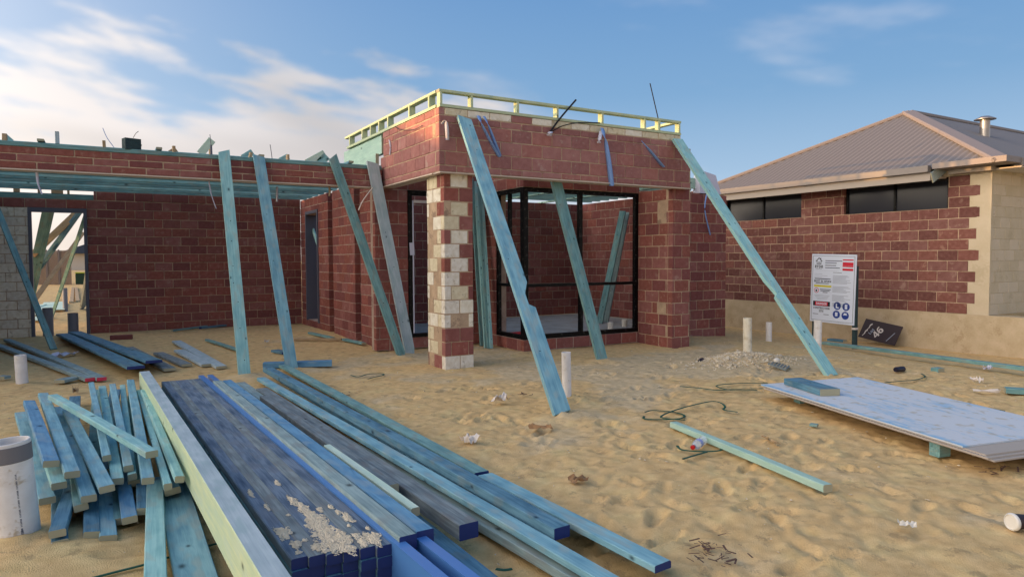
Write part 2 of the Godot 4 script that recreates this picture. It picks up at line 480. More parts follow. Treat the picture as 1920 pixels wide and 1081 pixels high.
# a loose board on the ground or on others: pixels of the two ends of the middle line of its top face and the level of that face
func loose(label: String, category: String, group: String, a: Vector2, b: Vector2, h1: float, h2: float, w: float, t: float, m: String, end := "cut_end", called := "timber_board", twist := 0.0, top := "") -> MeshInstance3D:
	var p := gp(a.x, a.y, h1)
	var r := gp(b.x, b.y, h2)
	var hint := Vector3.UP.rotated((r - p).normalized(), twist)
	var o := put(called, board_mesh(p.distance_to(r), w, t, Vector2(rng.randf_range(0, 0.1), rng.randf_range(0, 2.6)), 0.0 if top else rng.randf_range(0.2, 1.0) * minf(0.006, 0.0016 * p.distance_squared_to(r)), rng.randf_range(-0.06, 0.06)), null, self, along(p, r, hint))
	o.position -= o.basis.y * t / 2
	o.set_surface_override_material(0, M[m])
	o.set_surface_override_material(1, M[end])
	if top:      # one face took the dye differently
		var st := begin()
		var l := p.distance_to(r)
		quad(st, Vector3(w / 2 - 0.002, 0, -l / 2), Vector3(-w / 2 + 0.002, 0, -l / 2), Vector3(-w / 2 + 0.002, 0, l / 2), Vector3(w / 2 - 0.002, 0, l / 2), Rect2(0.1, 0.3, w / 0.45, l / 2.6))
		put("top_face", st.commit(), M[top], o, Transform3D(Basis(), Vector3(0, t / 2 + 0.0015, 0)))
	tag(o, label, category, group)
	return o
# a prop leaning between two points; n is the side that its broad face turns to
func prop(label: String, group: String, top: Vector3, foot: Vector3, w: float, t: float, m: String, n := Vector3(0, 0.3, 1), shape := []) -> MeshInstance3D:
	var l := top.distance_to(foot)
	var o: MeshInstance3D
	if shape.is_empty():
		shape = [[-0.5, 0.0], [0.5, 0.0], [0.5, 1.0], [-0.5, 1.0]]
	var pts := PackedVector2Array()
	for s in shape: pts.append(Vector2(s[0] * w, s[1] * l))
	var z := (foot - top).normalized()
	var x := n.cross(z).normalized()
	o = put("timber_prop", plank_poly(pts, t, Vector2(rng.randf_range(0, 0.1), rng.randf_range(0, 2.6))), M[m], self, Transform3D(Basis(x, z.cross(x), z), foot))
	for k in rng.randi_range(3, 7):
		var f := rng.randf_range(0.03, 0.5) if k % 2 else rng.randf_range(0.03, 0.97)
		put("nail_hole", lathe([Vector2(0.006, 0.0), Vector2(0.0055, 0.0012), Vector2(0.0, 0.0015)], 10), M.black_cable, o, Transform3D(Basis(), Vector3(rng.randf_range(-0.3, 0.12) * w, t / 2, -f * l)))
	tag(o, label, "plank", group)
	return o

# ---------------------------------------------------------------- air
const SUN_AZ := -75.0     # degrees from -Z towards +X
const SUN_EL := 3.8
func dir_of(az: float, el: float) -> Vector3:
	return Vector3(sin(deg_to_rad(az)) * cos(deg_to_rad(el)), sin(deg_to_rad(el)), -cos(deg_to_rad(az)) * cos(deg_to_rad(el)))
func lut(t: Array, x: float) -> float:
	for i in t.size() - 1:
		if x <= t[i + 1][0]:
			return lerpf(t[i][1], t[i + 1][1], clampf((x - t[i][0]) / (t[i + 1][0] - t[i][0]), 0, 1))
	return t[-1][1]
func make_sky() -> Sky:
	var w := 2048
	var h := 1024
	var data := PackedFloat32Array()
	data.resize(w * h * 3)
	var n1 := noise(0.045, 5, 3)
	var n2 := noise(0.09, 5, 8)
	var n3 := noise(0.02, 3, 15)
	var edge := [[-180, 24], [-60, 19], [-8, 17.0], [5, 16.5], [14, 16.0], [22, 14.0], [27, 9.5], [33, 6.5], [45, 5.5], [75, 5.5], [110, 12], [150, 24], [180, 24]]
	var els := [0.0, 3.0, 7.0, 13.0, 22.0, 40.0, 90.0]
	var cols := [Vector3(0.45, 0.47, 0.49), Vector3(0.36, 0.445, 0.53), Vector3(0.235, 0.345, 0.475), Vector3(0.14, 0.26, 0.42), Vector3(0.09, 0.2, 0.385), Vector3(0.07, 0.175, 0.365), Vector3(0.06, 0.16, 0.35)]
	var sun := dir_of(SUN_AZ, SUN_EL)
	var i := 0
	for y in h:
		var el := 90.0 - 180.0 * (y + 0.5) / h
		var base := cols[6] as Vector3
		var ce := maxf(el, 0.0)
		for k in 6:
			if ce < els[k + 1]:
				base = (cols[k] as Vector3).lerp(cols[k + 1], (ce - els[k]) / (els[k + 1] - els[k]))
				break
		if el < 0.0: base = base.lerp(Vector3(0.30, 0.24, 0.17), clampf(-el / 4.0, 0.0, 1.0))
		var cosel := cos(deg_to_rad(el))
		for x in w:
			var az := wrapf(360.0 * (x + 0.5) / w, -180.0, 180.0)
			var c := base
			if el > -4.0:
				var d := Vector3(sin(deg_to_rad(az)) * cosel, sin(deg_to_rad(el)), -cos(deg_to_rad(az)) * cosel)
				var ang := rad_to_deg(acos(clampf(d.dot(sun), -1, 1)))
				if el < 52.0:
					var p := Vector3(d.x * 95.0, el * 4.2 + az * 0.55, d.z * 95.0)   # streaks lie flat and lean a little
					var fb := n1.get_noise_3dv(p * 0.55) + 0.5 * n2.get_noise_3dv(p * Vector3(0.8, 1.5, 0.8))
					var e := lut(edge, az)
					var cl := smoothstep(-0.2, 0.8, (e - ce) / 6.5 + fb * 1.75) * smoothstep(-9.0, -3.0, e - ce)
					var thin := maxf(0.0, n3.get_noise_3dv(p * 0.5 + Vector3(40, 0, 7)))
					var wisp := smoothstep(0.05, 0.75, fb * 0.7 + thin * 1.1 - 0.12) * smoothstep(7.0, 15.0, ce) * smoothstep(52.0, 38.0, ce) * lut([[-180, 0.6], [20, 0.6], [38, 0.35], [110, 0.3], [160, 0.5], [180, 0.5]], az)
					var warm := clampf(1.0 - ce / 14.0, 0.0, 1.0)
					var cc := Vector3(0.47, 0.455, 0.465).lerp(Vector3(0.54, 0.465, 0.42), warm)
					cc *= (1.0 - 0.25 * smoothstep(-0.1, 0.5, n3.get_noise_3dv(p * Vector3(0.7, 1.2, 0.7) + Vector3(9, 0, 0)))) * (1.0 + 0.6 * smoothstep(95.0, 165.0, ang))
					c = c.lerp(cc, clampf(cl * 0.9 + wisp, 0, 1))
				c += Vector3(1.0, 0.84, 0.66) * (4.0 * exp(-ang / 8.0) + 3.4 * exp(-pow(ang / 42.0, 2.0)))
			data[i] = c.x
			data[i + 1] = c.y
			data[i + 2] = c.z
			i += 3
	var im := Image.create_from_data(w, h, false, Image.FORMAT_RGBF, data.to_byte_array())
	var pm := PanoramaSkyMaterial.new()
	pm.panorama = ImageTexture.create_from_image(im)
	var s := Sky.new()
	s.sky_material = pm
	return s

func _ready() -> void:
	rng.seed = 11
	# camera
	var yaw := deg_to_rad(30.576)
	var pitch := deg_to_rad(-2.46)
	var roll := deg_to_rad(-0.224)
	cf = Vector3(sin(yaw) * cos(pitch), sin(pitch), -cos(yaw) * cos(pitch))
	var r0 := Vector3(cos(yaw), 0, sin(yaw))
	var u0 := r0.cross(cf)
	cr = r0 * cos(roll) + u0 * sin(roll)
	cu = -r0 * sin(roll) + u0 * cos(roll)
	var cam := Camera3D.new()
	cam.name = "camera"
	add_child(cam)
	cam.transform = Transform3D(Basis(cr, cu, -cf), EYE)
	cam.fov = rad_to_deg(2.0 * atan(540.5 / FL))
	cam.near = 0.05
	cam.far = 1500.0
	cam.current = true
	# sky, sun, exposure
	var env := Environment.new()
	env.background_mode = Environment.BG_SKY
	env.sky = make_sky()
	env.tonemap_mode = Environment.TONE_MAPPER_LINEAR
	env.tonemap_exposure = 1.58
	env.sdfgi_enabled = true
	env.ssao_enabled = true
	env.ssil_enabled = true
	var we := WorldEnvironment.new()
	we.name = "environment"
	we.environment = env
	add_child(we)
	var sun := DirectionalLight3D.new()
	sun.name = "sun"
	add_child(sun)
	sun.look_at_from_position(Vector3.ZERO, -dir_of(SUN_AZ, SUN_EL), Vector3.UP)
	sun.light_color = Color(1.0, 0.76, 0.48)
	sun.light_energy = 0.95
	sun.light_angular_distance = 0.6
	sun.shadow_enabled = true

	make_materials()
	make_ground()
	house = thing("brick_house", "half-built red brick house with open porch and timber parapet frame", "house")
	porch()
	bay()
	garage()
	parapet()
	neighbour()
	shade_house()
	props()
	timber_pack()
	batten_heap()
	garage_timber()
	behind_door()
	pipes()
	site_sign()
	sheets()
	litter()

# ---------------------------------------------------------------- ground
var dents := []
func base_h(x: float, z: float) -> float:
	var h := -0.16 * smoothstep(8.6, 11.4, x)
	h += 0.12 * exp(-((x - 7.2) ** 2 * 3.0 + (z + 6.15) ** 2 * 7.0))        # rubble heap round the pipe
	h += 0.05 * exp(-((x + 0.3) ** 2 * 9.0 + (z + 3.75) ** 2 * 9.0))
	for f in feet:
		var d2: float = (x - f.x) * (x - f.x) + (z - f.z) * (z - f.z)
		if d2 < 0.2: h += 0.035 * exp(-d2 * 28.0)
	return h
var feet := []
func make_ground() -> void:
	for q in [[458, 703], [547, 693], [753, 668], [768, 664], [1055, 779], [1560, 705], [1129, 675], [41, 721], [1063, 748], [36, 1010], [1533, 652]]: feet.append(gp(q[0], q[1]))
	var xs := []
	var zs := []
	var v := -1.6
	while v < 8.6: xs.append(v); v += 0.032
	while v < 13.0: xs.append(v); v += 0.09
	var step := 0.15
	while v < 700.0: xs.append(v); v += step; step *= 1.22
	v = -1.65
	step = 0.09
	var pre := []
	while v > -700.0: pre.append(v); v -= step; step = step * 1.02 if v > -14.0 else step * 1.22
	pre.reverse()
	xs = pre + xs
	v = -1.7
	while v > -7.6: zs.append(v); v -= 0.03
	step = 0.035
	while v > -700.0: zs.append(v); v -= step; step = minf(step * 1.02, 0.3) if v > -30.0 else step * 1.22
	zs.reverse()
	v = -1.6
	step = 0.1
	while v < 700.0: zs.append(v); v += step; step *= 1.22
	var nx := xs.size()
	var nz := zs.size()
	var hs := PackedFloat32Array()
	hs.resize(nx * nz)
	var n1 := noise(0.35, 3, 5)
	var n2 := noise(2.1, 3, 6)
	var n3 := noise(8.0, 3, 9)
	for j in nz:
		for i in nx:
			var x: float = xs[i]
			var z: float = zs[j]
			var h := base_h(x, z)
			if absf(x) < 40 and absf(z) < 40:
				var near := smoothstep(-0.2, 1.2, x) * smoothstep(-7.5, -5.0, z) * smoothstep(10.5, 8.5, x)
				h += n1.get_noise_2d(x, z) * 0.02 + n2.get_noise_2d(x, z) * (0.007 + 0.009 * near) + n3.get_noise_2d(x, z) * (0.005 + 0.009 * near * (0.4 + 1.2 * absf(n1.get_noise_2d(x * 2.0 + 30.0, z * 2.0))))
				h -= 0.012
			hs[j * nx + i] = h
	# footprints: a shallow oval with a pushed-up rim
	var fr := RandomNumberGenerator.new()
	fr.seed = 5
	for k in 420:
		var fx := fr.randf_range(1.2, 8.6)
		var fz := fr.randf_range(-7.2, -1.7)
		if k > 320:
			fx = fr.randf_range(-1.5, 8)
			fz = fr.randf_range(-9.5, -2)
		var ang := fr.randf_range(0, TAU)
		var la := fr.randf_range(0.125, 0.155)
		var lb := la * fr.randf_range(0.34, 0.42)
		var dep := fr.randf_range(0.007, 0.024) * (1.0 if fz > -6.5 else 0.5)
		var soft := fr.randf_range(0.15, 0.5)        # fresh prints keep a crisp edge
		var i0: int = xs.bsearch(fx - 0.3)
		var i1: int = xs.bsearch(fx + 0.3)
		var j0: int = zs.bsearch(fz - 0.3)
		var j1: int = zs.bsearch(fz + 0.3)
		var ca := cos(ang)
		var sa := sin(ang)
		for j in range(j0, mini(j1, nz)):
			for i in range(i0, mini(i1, nx)):
				var dx: float = xs[i] - fx
				var dz: float = zs[j] - fz
				var a := (dx * ca + dz * sa) / la
				var b := (-dx * sa + dz * ca) / (lb * (1.0 + 0.22 * a - 0.25 * exp(-(a + 0.25) ** 2 * 9.0)))
				var r := sqrt(a * a + b * b) + 0.12 * n3.get_noise_2d(xs[i] * 0.7, zs[j] * 0.7)
				if r < 1.9:
					hs[j * nx + i] += -dep * (1.0 - smoothstep(1.0 - soft, 1.0, r)) * (1.0 + 0.35 * a) + dep * 0.5 * exp(-((r - 1.18) ** 2) * 18.0)
	var pos := PackedVector3Array()
	var nor := PackedVector3Array()
	var col := PackedColorArray()
	pos.resize(nx * nz)
	nor.resize(nx * nz)
	col.resize(nx * nz)
	var nc := noise(0.5, 4, 40)
	var nd := noise(1.6, 3, 41)
	for j in nz:
		for i in nx:
			var x: float = xs[i]
			var z: float = zs[j]
			var ia := maxi(i - 1, 0)
			var ib := mini(i + 1, nx - 1)
			var ja := maxi(j - 1, 0)
			var jb := mini(j + 1, nz - 1)
			pos[j * nx + i] = Vector3(x, hs[j * nx + i], z)
			nor[j * nx + i] = Vector3(-(hs[j * nx + ib] - hs[j * nx + ia]) / (xs[ib] - xs[ia]), 1, -(hs[jb * nx + i] - hs[ja * nx + i]) / (zs[jb] - zs[ja])).normalized()
			# yellow fill sand, with trodden grey cement dust near the porch and the rubble
			var dust := smoothstep(-0.1, 0.45, nc.get_noise_2d(x, z) + 0.4 * nd.get_noise_2d(x, z) + 1.15 * exp(-((x - 5.6) ** 2 * 0.16 + (z + 6.3) ** 2 * 0.7)) + 1.2 * exp(-((x - 7.2) ** 2 * 0.9 + (z + 6.0) ** 2 * 1.4)) + 0.5 * exp(-((x - 3.6) ** 2 * 0.3 + (z + 8.6) ** 2 * 0.8)) - 0.42)
			var c := Color(1.0, 0.925, 0.77).lerp(Color(0.89, 0.935, 0.99), dust * 0.9)
			c *= 1.0 + 0.12 * nd.get_noise_2d(x * 1.7 + 50, z * 1.7)
			col[j * nx + i] = c
	var idx := PackedInt32Array()
	idx.resize((nx - 1) * (nz - 1) * 6)
	var q := 0
	for j in nz - 1:
		for i in nx - 1:
			var a := j * nx + i
			for o in [a, a + 1, a + nx, a + 1, a + nx + 1, a + nx]:
				idx[q] = o
				q += 1
	var arr := []
	arr.resize(Mesh.ARRAY_MAX)
	arr[Mesh.ARRAY_VERTEX] = pos
	arr[Mesh.ARRAY_NORMAL] = nor
	arr[Mesh.ARRAY_COLOR] = col
	arr[Mesh.ARRAY_INDEX] = idx
	var am := ArrayMesh.new()
	am.add_surface_from_arrays(Mesh.PRIMITIVE_TRIANGLES, arr)
	var m := tri_mat("sand", mottled(Color(0.88, 0.775, 0.61), Color(0.76, 0.65, 0.49), Color(0.63, 0.55, 0.44), 0.08, 95, 1024), 0.42, Color.WHITE, 1.0, seamless(0.3, 4, 96, 1024), 0.5)
	m.vertex_color_use_as_albedo = true
	m.metallic_specular = 0.15
	var g := put("ground", am, m, self)
	tag(g, "trodden yellow sand of the building lot", "sand", "", "structure")

# ---------------------------------------------------------------- the house
func red_any(_r, _s) -> String:
	return "red%d" % rng.randi_range(0, 4)
func porch() -> void:
	# lintel course of the porch: face along the street and the return towards the garage
	var br := [0.08, 0.172, 0.172, 0.172, 0.088, 0.096]
	var pink_any := func(_r, _s): return "pink%d" % rng.randi_range(0, 3)
	var top_cream := func(r, s): return ("cream%d" % rng.randi_range(0, 1)) if r == 5 and s > 0.2 and not (s > 1.1 and s < 1.3) else pink_any.call(r, s)
	brick_wall(house, "porch_beam", Vector3(3.5, 2.43, -7.65), Vector3(0, 0, 1), 4.2, br, {"paint": top_cream, "holes": [[3.99, 4.3, 0.597, 0.9]], "phase": 0.08, "mortar": "mortar"})
	brick_wall(house, "porch_beam", Vector3(3.5, 2.43, -9.72), Vector3(-1, 0, 0), 1.965, br, {"phase": 0.1, "mortar": "mortar", "paint": pink_any, "holes": [[0.0, 0.12, 0.42, 0.9]]})
	put("lintel", box_mesh(Vector3(3.505, 2.415, -7.84), Vector3(7.69, 2.4275, -7.638)), M.lintel, house)
	put("lintel", box_mesh(Vector3(3.492, 2.416, -9.70), Vector3(3.69, 2.4285, -7.85)), M.lintel, house)
	# corner pillar, cream quoins toothed into red
	var pc := func(r, s):
		if r >= 6: return ("cream%d" % rng.randi_range(0, 2)) if (s < 0.27 and s > 0.08 and r != 12) else red_any(r, s)
		return ("cream%d" % rng.randi_range(0, 2)) if rng.randf() < 0.66 else red_any(r, s)
	var pl := func(r, s):
		if r < 1: return red_any(r, s)
		return ("cream%d" % rng.randi_range(0, 1)) if (s < 0.3 if r % 2 else s < 0.36) else (red_any(r, s) if (r % 2 == 0 or r > 9) else "cream1")
	brick_wall(house, "pillar_face", Vector3(3.6, -0.03, -7.74), Vector3(0, 0, 1), 0.40, rows(14, 0.1757), {"paint": pc, "len": 0.24, "phase": 0.03, "thick": 0.5, "lumpy": 0.007})
	brick_wall(house, "pillar_face", Vector3(3.6, -0.03, -8.27), Vector3(-1, 0, 0), 0.425, rows(14, 0.1757), {"paint": pl, "len": 0.25, "phase": 0.06, "thick": 0.3, "lumpy": 0.007})
	# pier that carries the other end of the beam, and its return to the window
	brick_wall(house, "porch_pier", Vector3(7.42, -0.03, -7.74), Vector3(0, 0, 1), 0.37, rows(14, 0.1757), {"len": 0.3, "phase": 0.1, "thick": 0.34})
	brick_wall(house, "porch_pier", Vector3(7.42, -0.03, -8.55), Vector3(-1, 0, 0), 0.705, rows(14, 0.1757), {"phase": 0.12, "thick": 0.3})
	# wall set back beside the pier
	brick_wall(house, "house_wall", Vector3(7.79, -0.25, -8.8), Vector3(0, 0, 1), 1.97, rows(16, 0.172), {"phase": 0.02})
	# entrance wall with its door frame
	brick_wall(house, "porch_wall", Vector3(3.41, 0.0, -9.75), Vector3(0, 0, 1), 1.81, rows(16, 0.172), {"holes": [[0.52, 1.62, 0.17, 2.41]], "phase": 0.1, "mortar": "mortar_dark"})
	var fr := begin()
	bx(fr, Vector3(3.932, 0.17, -9.86), Vector3(3.995, 2.40, -9.735))
	bx(fr, Vector3(4.965, 0.17, -9.86), Vector3(5.028, 2.40, -9.735))
	bx(fr, Vector3(3.995, 2.335, -9.86), Vector3(4.965, 2.40, -9.735))
	bx(fr, Vector3(3.995, 0.17, -9.86), Vector3(4.965, 0.22, -9.735))
	var dfr := put("door_frame", fr.commit(), M.black_frame, house)
	put("glazing_bead", box_mesh(Vector3(3.998, 0.24, -9.80), Vector3(4.018, 2.25, -9.73)), M.strap_white, dfr)
	put("glazing_bead", box_mesh(Vector3(4.02, 2.22, -9.80), Vector3(4.40, 2.26, -9.73)), M.off_white, dfr)
	put("paper_notice", cut_box(Vector3(0.075, 0.19, 0.004), 0.001), M.strap_white, dfr, Transform3D(Basis(Vector3(0, 0, 1), 0.05), Vector3(3.985, 1.52, -9.727)))
	# dark hallway behind the door
	brick_wall(house, "room_wall", Vector3(3.85, 0.0, -12.3), Vector3(0, 0, 1), 1.5, rows(15), {"joined": true, "joined_mat": "red3", "mortar": "mortar_dark"})
	# blue tie-down straps hanging from the beam
	var sb := func(p: Array, r: float, m: Material):
		var w := []
		for k in p.size(): w.append(onz(p[k][0], p[k][1], -7.60 + (0.05 * sin(k * 1.3) if p.size() > 2 else 0.0)))
		put("tie_strap", tube(w, r * 1.75, 0.16), m, house)
	sb.call([[897, 217], [903, 232], [918, 262], [936, 294]], 0.016, M.strap_blue)
	sb.call([[908, 218], [916, 236], [928, 268], [937, 292]], 0.016, M.strap_blue)
	sb.call([[829, 232], [835, 226], [838, 242], [839, 262]], 0.013, M.strap_white)
	sb.call([[1129, 240], [1135, 262], [1142, 305], [1147, 348]], 0.022, M.strap_blue)
	sb.call([[1127, 246], [1124, 262], [1123, 268]], 0.016, M.strap_white)
	sb.call([[1203, 264], [1215, 278], [1230, 296], [1244, 313]], 0.018, M.strap_blue)
	sb.call([[1032, 247], [1031, 250], [1030, 254]], 0.02, M.strap_white)
	for l in [[[730, 262], [732, 275], [731, 290]]]:
		var w := []
		for k in l: w.append(onx(k[0], k[1], 3.485))
		put("tie_strap", tube(w, 0.012, 0.4), M.strap_white, house)
	put("cable", tube([onx(740, 237, 3.49), onx(752, 243, 3.48), onx(775, 243, 3.47), onx(792, 235, 3.49)], 0.004), M.black_cable, house)
	put("conduit", tube([onz(1031, 248, -7.63), onz(1050, 222, -7.62), onz(1080, 187, -7.61)], 0.013), M.black_cable, house)
	put("cable", tube([onz(1034, 247, -7.63), onz(1055, 236, -7.58), onz(1085, 230, -7.62), onz(1125, 230, -7.64)], 0.007), M.black_cable, house)
	put("conduit", tube([onz(1235, 225, -8.3), onz(1228, 195, -8.3), onz(1219, 156, -8.3)], 0.008), M.black_cable, house)
	put("cable", tube([onz(1325, 365, -8.75), onz(1322, 395, -8.72), onz(1332, 440, -8.76)], 0.012), M.strap_blue, house)
	put("cable", tube([onz(672, 394, -9.4), onz(680, 376, -9.4), onz(698, 352, -9.5)], 0.008), M.off_white, house)

func bay() -> void:
	# low wall, window frame on two sides of the corner, brick above
	brick_wall(house, "bay_wall", Vector3(5.22, 0.0, -8.5), Vector3(0, 0, 1), 2.2, rows(1), {"phase": 0.05, "mortar": "mortar_dark"})
	brick_wall(house, "bay_wall", Vector3(5.22, 2.408, -8.5), Vector3(0, 0, 1), 2.2, rows(2), {"phase": 0.05, "mortar": "mortar_dark"})
	brick_wall(house, "bay_wall", Vector3(5.22, 0.0, -9.75), Vector3(-1, 0, 0), 1.145, rows(16), {"holes": [[0.40, 1.3, 0.17, 2.4]], "phase": 0.2, "mortar": "mortar_dark"})
	var win := put("corner_window", box_mesh(Vector3(5.225, 0.175, -8.60), Vector3(5.305, 2.405, -8.505)), M.black_frame, house)
	for r in [[0.175, 0.235], [2.345, 2.405], [0.945, 0.99]]:
		put("frame_rail", box_mesh(Vector3(5.305, r[0], -8.59), Vector3(7.415, r[1], -8.515)), M.black_frame, win)
		put("frame_rail", box_mesh(Vector3(5.235, r[0], -9.34), Vector3(5.30, r[1], -8.605)), M.black_frame, win)
	for x in [[6.24, 6.30, 0.99], [7.355, 7.415, 0.235]]:
		put("mullion", box_mesh(Vector3(x[0], x[2], -8.588), Vector3(x[1], 2.345, -8.52)), M.black_frame, win)
	put("mullion", box_mesh(Vector3(6.26, 0.235, -8.588), Vector3(6.31, 0.945, -8.52)), M.black_frame, win)
	put("mullion", box_mesh(Vector3(5.24, 0.235, -9.345), Vector3(5.295, 2.345, -9.285)), M.black_frame, win)
	put("mullion", box_mesh(Vector3(5.24, 0.99, -8.99), Vector3(5.29, 2.345, -8.94)), M.black_frame, win)
	# the room: slab, far walls, ceiling joists
	put("floor_slab", box_mesh(Vector3(5.32, -0.2, -12.58), Vector3(7.6, 0.12, -8.61)), M.slab, house)
	put("floor_slab", box_mesh(Vector3(7.601, -0.2, -12.58), Vector3(9.24, 0.12, -9.02)), M.slab, house)
	put("floor_slab", box_mesh(Vector3(3.82, -0.2, -12.29), Vector3(5.31, 0.12, -9.96)), M.slab, house)
	brick_wall(house, "room_wall", Vector3(5.45, 0.12, -12.6), Vector3(0, 0, 1), 3.8, rows(14, 0.176), {"mortar": "mortar_dark", "phase": 0.1})
	brick_wall(house, "room_wall", Vector3(9.25, 0.12, -12.6), Vector3(-1, 0, 0), 3.7, rows(14, 0.176), {"mortar": "mortar_dark", "phase": 0.2})
	for k in 12:
		board_part("joist", house, Vector3(5.3, 2.70, -8.95 - k * 0.3), Vector3(9.3, 2.70, -8.95 - k * 0.3), 0.045, 0.19, "sage")
	for k in 3:
		board_part("batten", house, Vector3(6.0 + k * 1.1, 2.588, -12.7), Vector3(6.0 + k * 1.1, 2.588, -8.75), 0.07, 0.03, "sage")

func garage() -> void:
	# beam over the garage opening, half-height bricks, timber plate
	brick_wall(house, "garage_beam", Vector3(-2.6, 2.41, -9.6), Vector3(0, 0, 1), 6.08, rows(3, 0.0855), {"len": 0.372, "phase": 0.31})
	put("lintel", box_mesh(Vector3(-2.6, 2.396, -9.79), Vector3(3.48, 2.4085, -9.585)), M.lintel, house)
	board_part("wall_plate", house, Vector3(-2.6, 2.692, -9.66), Vector3(3.47, 2.692, -9.66), 0.13, 0.05, "teal")
	brick_wall(house, "garage_wall", Vector3(-2.4, -0.05, -9.8), Vector3(1, 0, 0), 5.25, rows(16), {"joined": true, "mortar": "mortar_dark"})
	var far_paint := func(r, s):
		return "grey_brick%d" % rng.randi_range(0, 1) if s < 1.2 and r < 14 else red_any(r, s)
	brick_wall(house, "garage_wall", Vector3(-2.4, -0.02, -15.05), Vector3(0, 0, 1), 6.0, rows(16, 0.1672), {"holes": [[1.18, 2.08, -0.1, 2.28], [-0.1, 2.2, 2.57, 2.8]], "paint": far_paint, "mortar": "mortar", "phase": 0.12})
	board_part("wall_plate", house, Vector3(-2.4, 2.54, -15.12), Vector3(-0.2, 2.54, -15.12), 0.11, 0.10, "teal")
	for q in [[30, 10], [73, 6], [106, 20], [127, 4]]:
		var c := onz(q[0], 347, -15.1)
		put("packer", box_mesh(Vector3(c.x - q[1] * 0.0045, 2.591, -15.15), Vector3(c.x + q[1] * 0.0045, 2.70, -15.06)), M.raw, house)
	# side wall with a door and two upright chases
	brick_wall(house, "garage_wall", Vector3(3.6, -0.05, -15.05), Vector3(-1, 0, 0), 5.28, rows(16, 0.1672), {"holes": [[0.46, 1.42, 0.1, 2.40], [2.12, 2.42, -0.1, 3.0], [3.72, 4.02, -0.1, 3.0]], "phase": 0.03, "mortar": "mortar_dark"})
	for z in [-12.78, -11.18]:
		brick_wall(house, "wall_chase", Vector3(3.72, -0.05, z - 0.2), Vector3(-1, 0, 0), 0.4, rows(16, 0.1672), {"joined": true, "joined_mat": "red3", "mortar": "mortar_dark", "thick": 0.12})
	# door frames
	var f := begin()
	bx(f, Vector3(-1.222, -0.02, -15.16), Vector3(-1.17, 2.325, -15.03))
	bx(f, Vector3(-0.372, -0.02, -15.16), Vector3(-0.318, 2.325, -15.03))
	bx(f, Vector3(-1.17, 2.245, -15.16), Vector3(-0.372, 2.325, -15.03))
	put("door_frame", f.commit(), M.grey_frame, house)
	f = begin()
	bx(f, Vector3(3.58, 0.1, -14.592), Vector3(3.82, 2.36, -14.53))
	bx(f, Vector3(3.58, 0.1, -13.69), Vector3(3.82, 2.36, -13.628))
	bx(f, Vector3(3.58, 2.30, -14.53), Vector3(3.82, 2.36, -13.69))
	put("door_frame", f.commit(), M.grey_frame, house)
	board_part("door_brace", house, onx(585, 425, 3.75), onx(597, 462, 3.7), 0.09, 0.035, "cyan", Vector3(-1, 0, 0))
	brick_wall(house, "room_wall", Vector3(5.0, 0.0, -15.0), Vector3(-1, 0, 0), 2.6, rows(14), {"joined": true, "joined_mat": "red2", "mortar": "mortar_dark"})
	# ceiling joists, and ends that stand up above the plate
	for k in 12:
		var z := -9.95 - k * 0.44
		board_part("joist", house, Vector3(-2.35, 2.70, z), Vector3(3.68, 2.70, z), 0.045, 0.14, "teal" if k % 3 else "cyan")
	for k in 5:
		board_part("batten", house, Vector3(-1.9 + k * 1.25, 2.788, -14.9), Vector3(-1.9 + k * 1.25, 2.788, -9.85), 0.07, 0.03, "dark_green" if k % 2 else "blue")
	var stub := func(x0: float, y0: float, x1: float, y1: float, w: float, m: String):
		var a := onz(x0, y0, -9.7)
		var b := onz(x1, y1, -9.7)
		board_part("rafter_end", house, a, b, w, 0.09, m, Vector3(0, 0, 1))
	for s in [[8, 251, 8, 266, 0.045, "raw"], [106, 247, 107, 270, 0.04, "silver"], [194, 264, 195, 278, 0.035, "raw"], [262, 271, 258, 284, 0.04, "raw"], [325, 274, 326, 287, 0.035, "raw"], [394, 280, 394, 292, 0.03, "raw"], [470, 286, 468, 298, 0.035, "raw"], [539, 290, 539, 303, 0.03, "raw"]]:
		stub.call(s[0], s[1], s[2], s[3], s[4], s[5])
	for s in [[[375, 288], [397, 262], 0.10, "pale"], [[455, 296], [473, 285], 0.09, "cyan"], [[575, 305], [608, 287], 0.10, "pale"], [[525, 301], [540, 293], 0.08, "cyan"], [[8, 256], [20, 266], 0.07, "cyan"], [[318, 287], [330, 280], 0.07, "raw"], [[598, 306], [612, 292], 0.12, "cyan"]]:
		board_part("truss_end", house, onz(s[0][0], s[0][1], -9.95), onz(s[1][0], s[1][1], -9.95), s[2], 0.035, s[3], Vector3(0, 0, 1))
	var blk := begin()
	bx(blk, Vector3(-0.09, -0.07, -0.06), Vector3(0.09, 0.07, 0.06))
	put("post_bracket", blk.commit(), M.dark_green, house, Transform3D(Basis(Vector3(0, 1, 0), 0.3), onz(246, 271, -9.66)))
	for s in [[[192, 240], [200, 258], [213, 276], M.strap_blue], [[249, 258], [254, 250], [259, 246], M.galv], [[393, 252], [395, 270], [396, 290], M.grey_frame], [[506, 271], [508, 284], [510, 299], M.grey_frame]]:
		put("tie_strap", tube([onz(s[0][0], s[0][1], -9.62), onz(s[1][0], s[1][1], -9.62), onz(s[2][0], s[2][1], -9.62)], 0.013, 0.3), s[3], house)
	for s in [[[68, 322], [71, 345], [78, 364], M.strap_white], [[391, 338], [396, 365], [405, 391], M.strap_white], [[519, 350], [519, 364], [519, 378], M.galv], [[617, 349], [618, 358], [617, 367], M.raw]]:
		put("tie_strap", tube([onz(s[0][0], s[0][1], -9.68), onz(s[1][0], s[1][1], -9.66), onz(s[2][0], s[2][1], -9.64)], 0.016, 0.3), s[3], house)

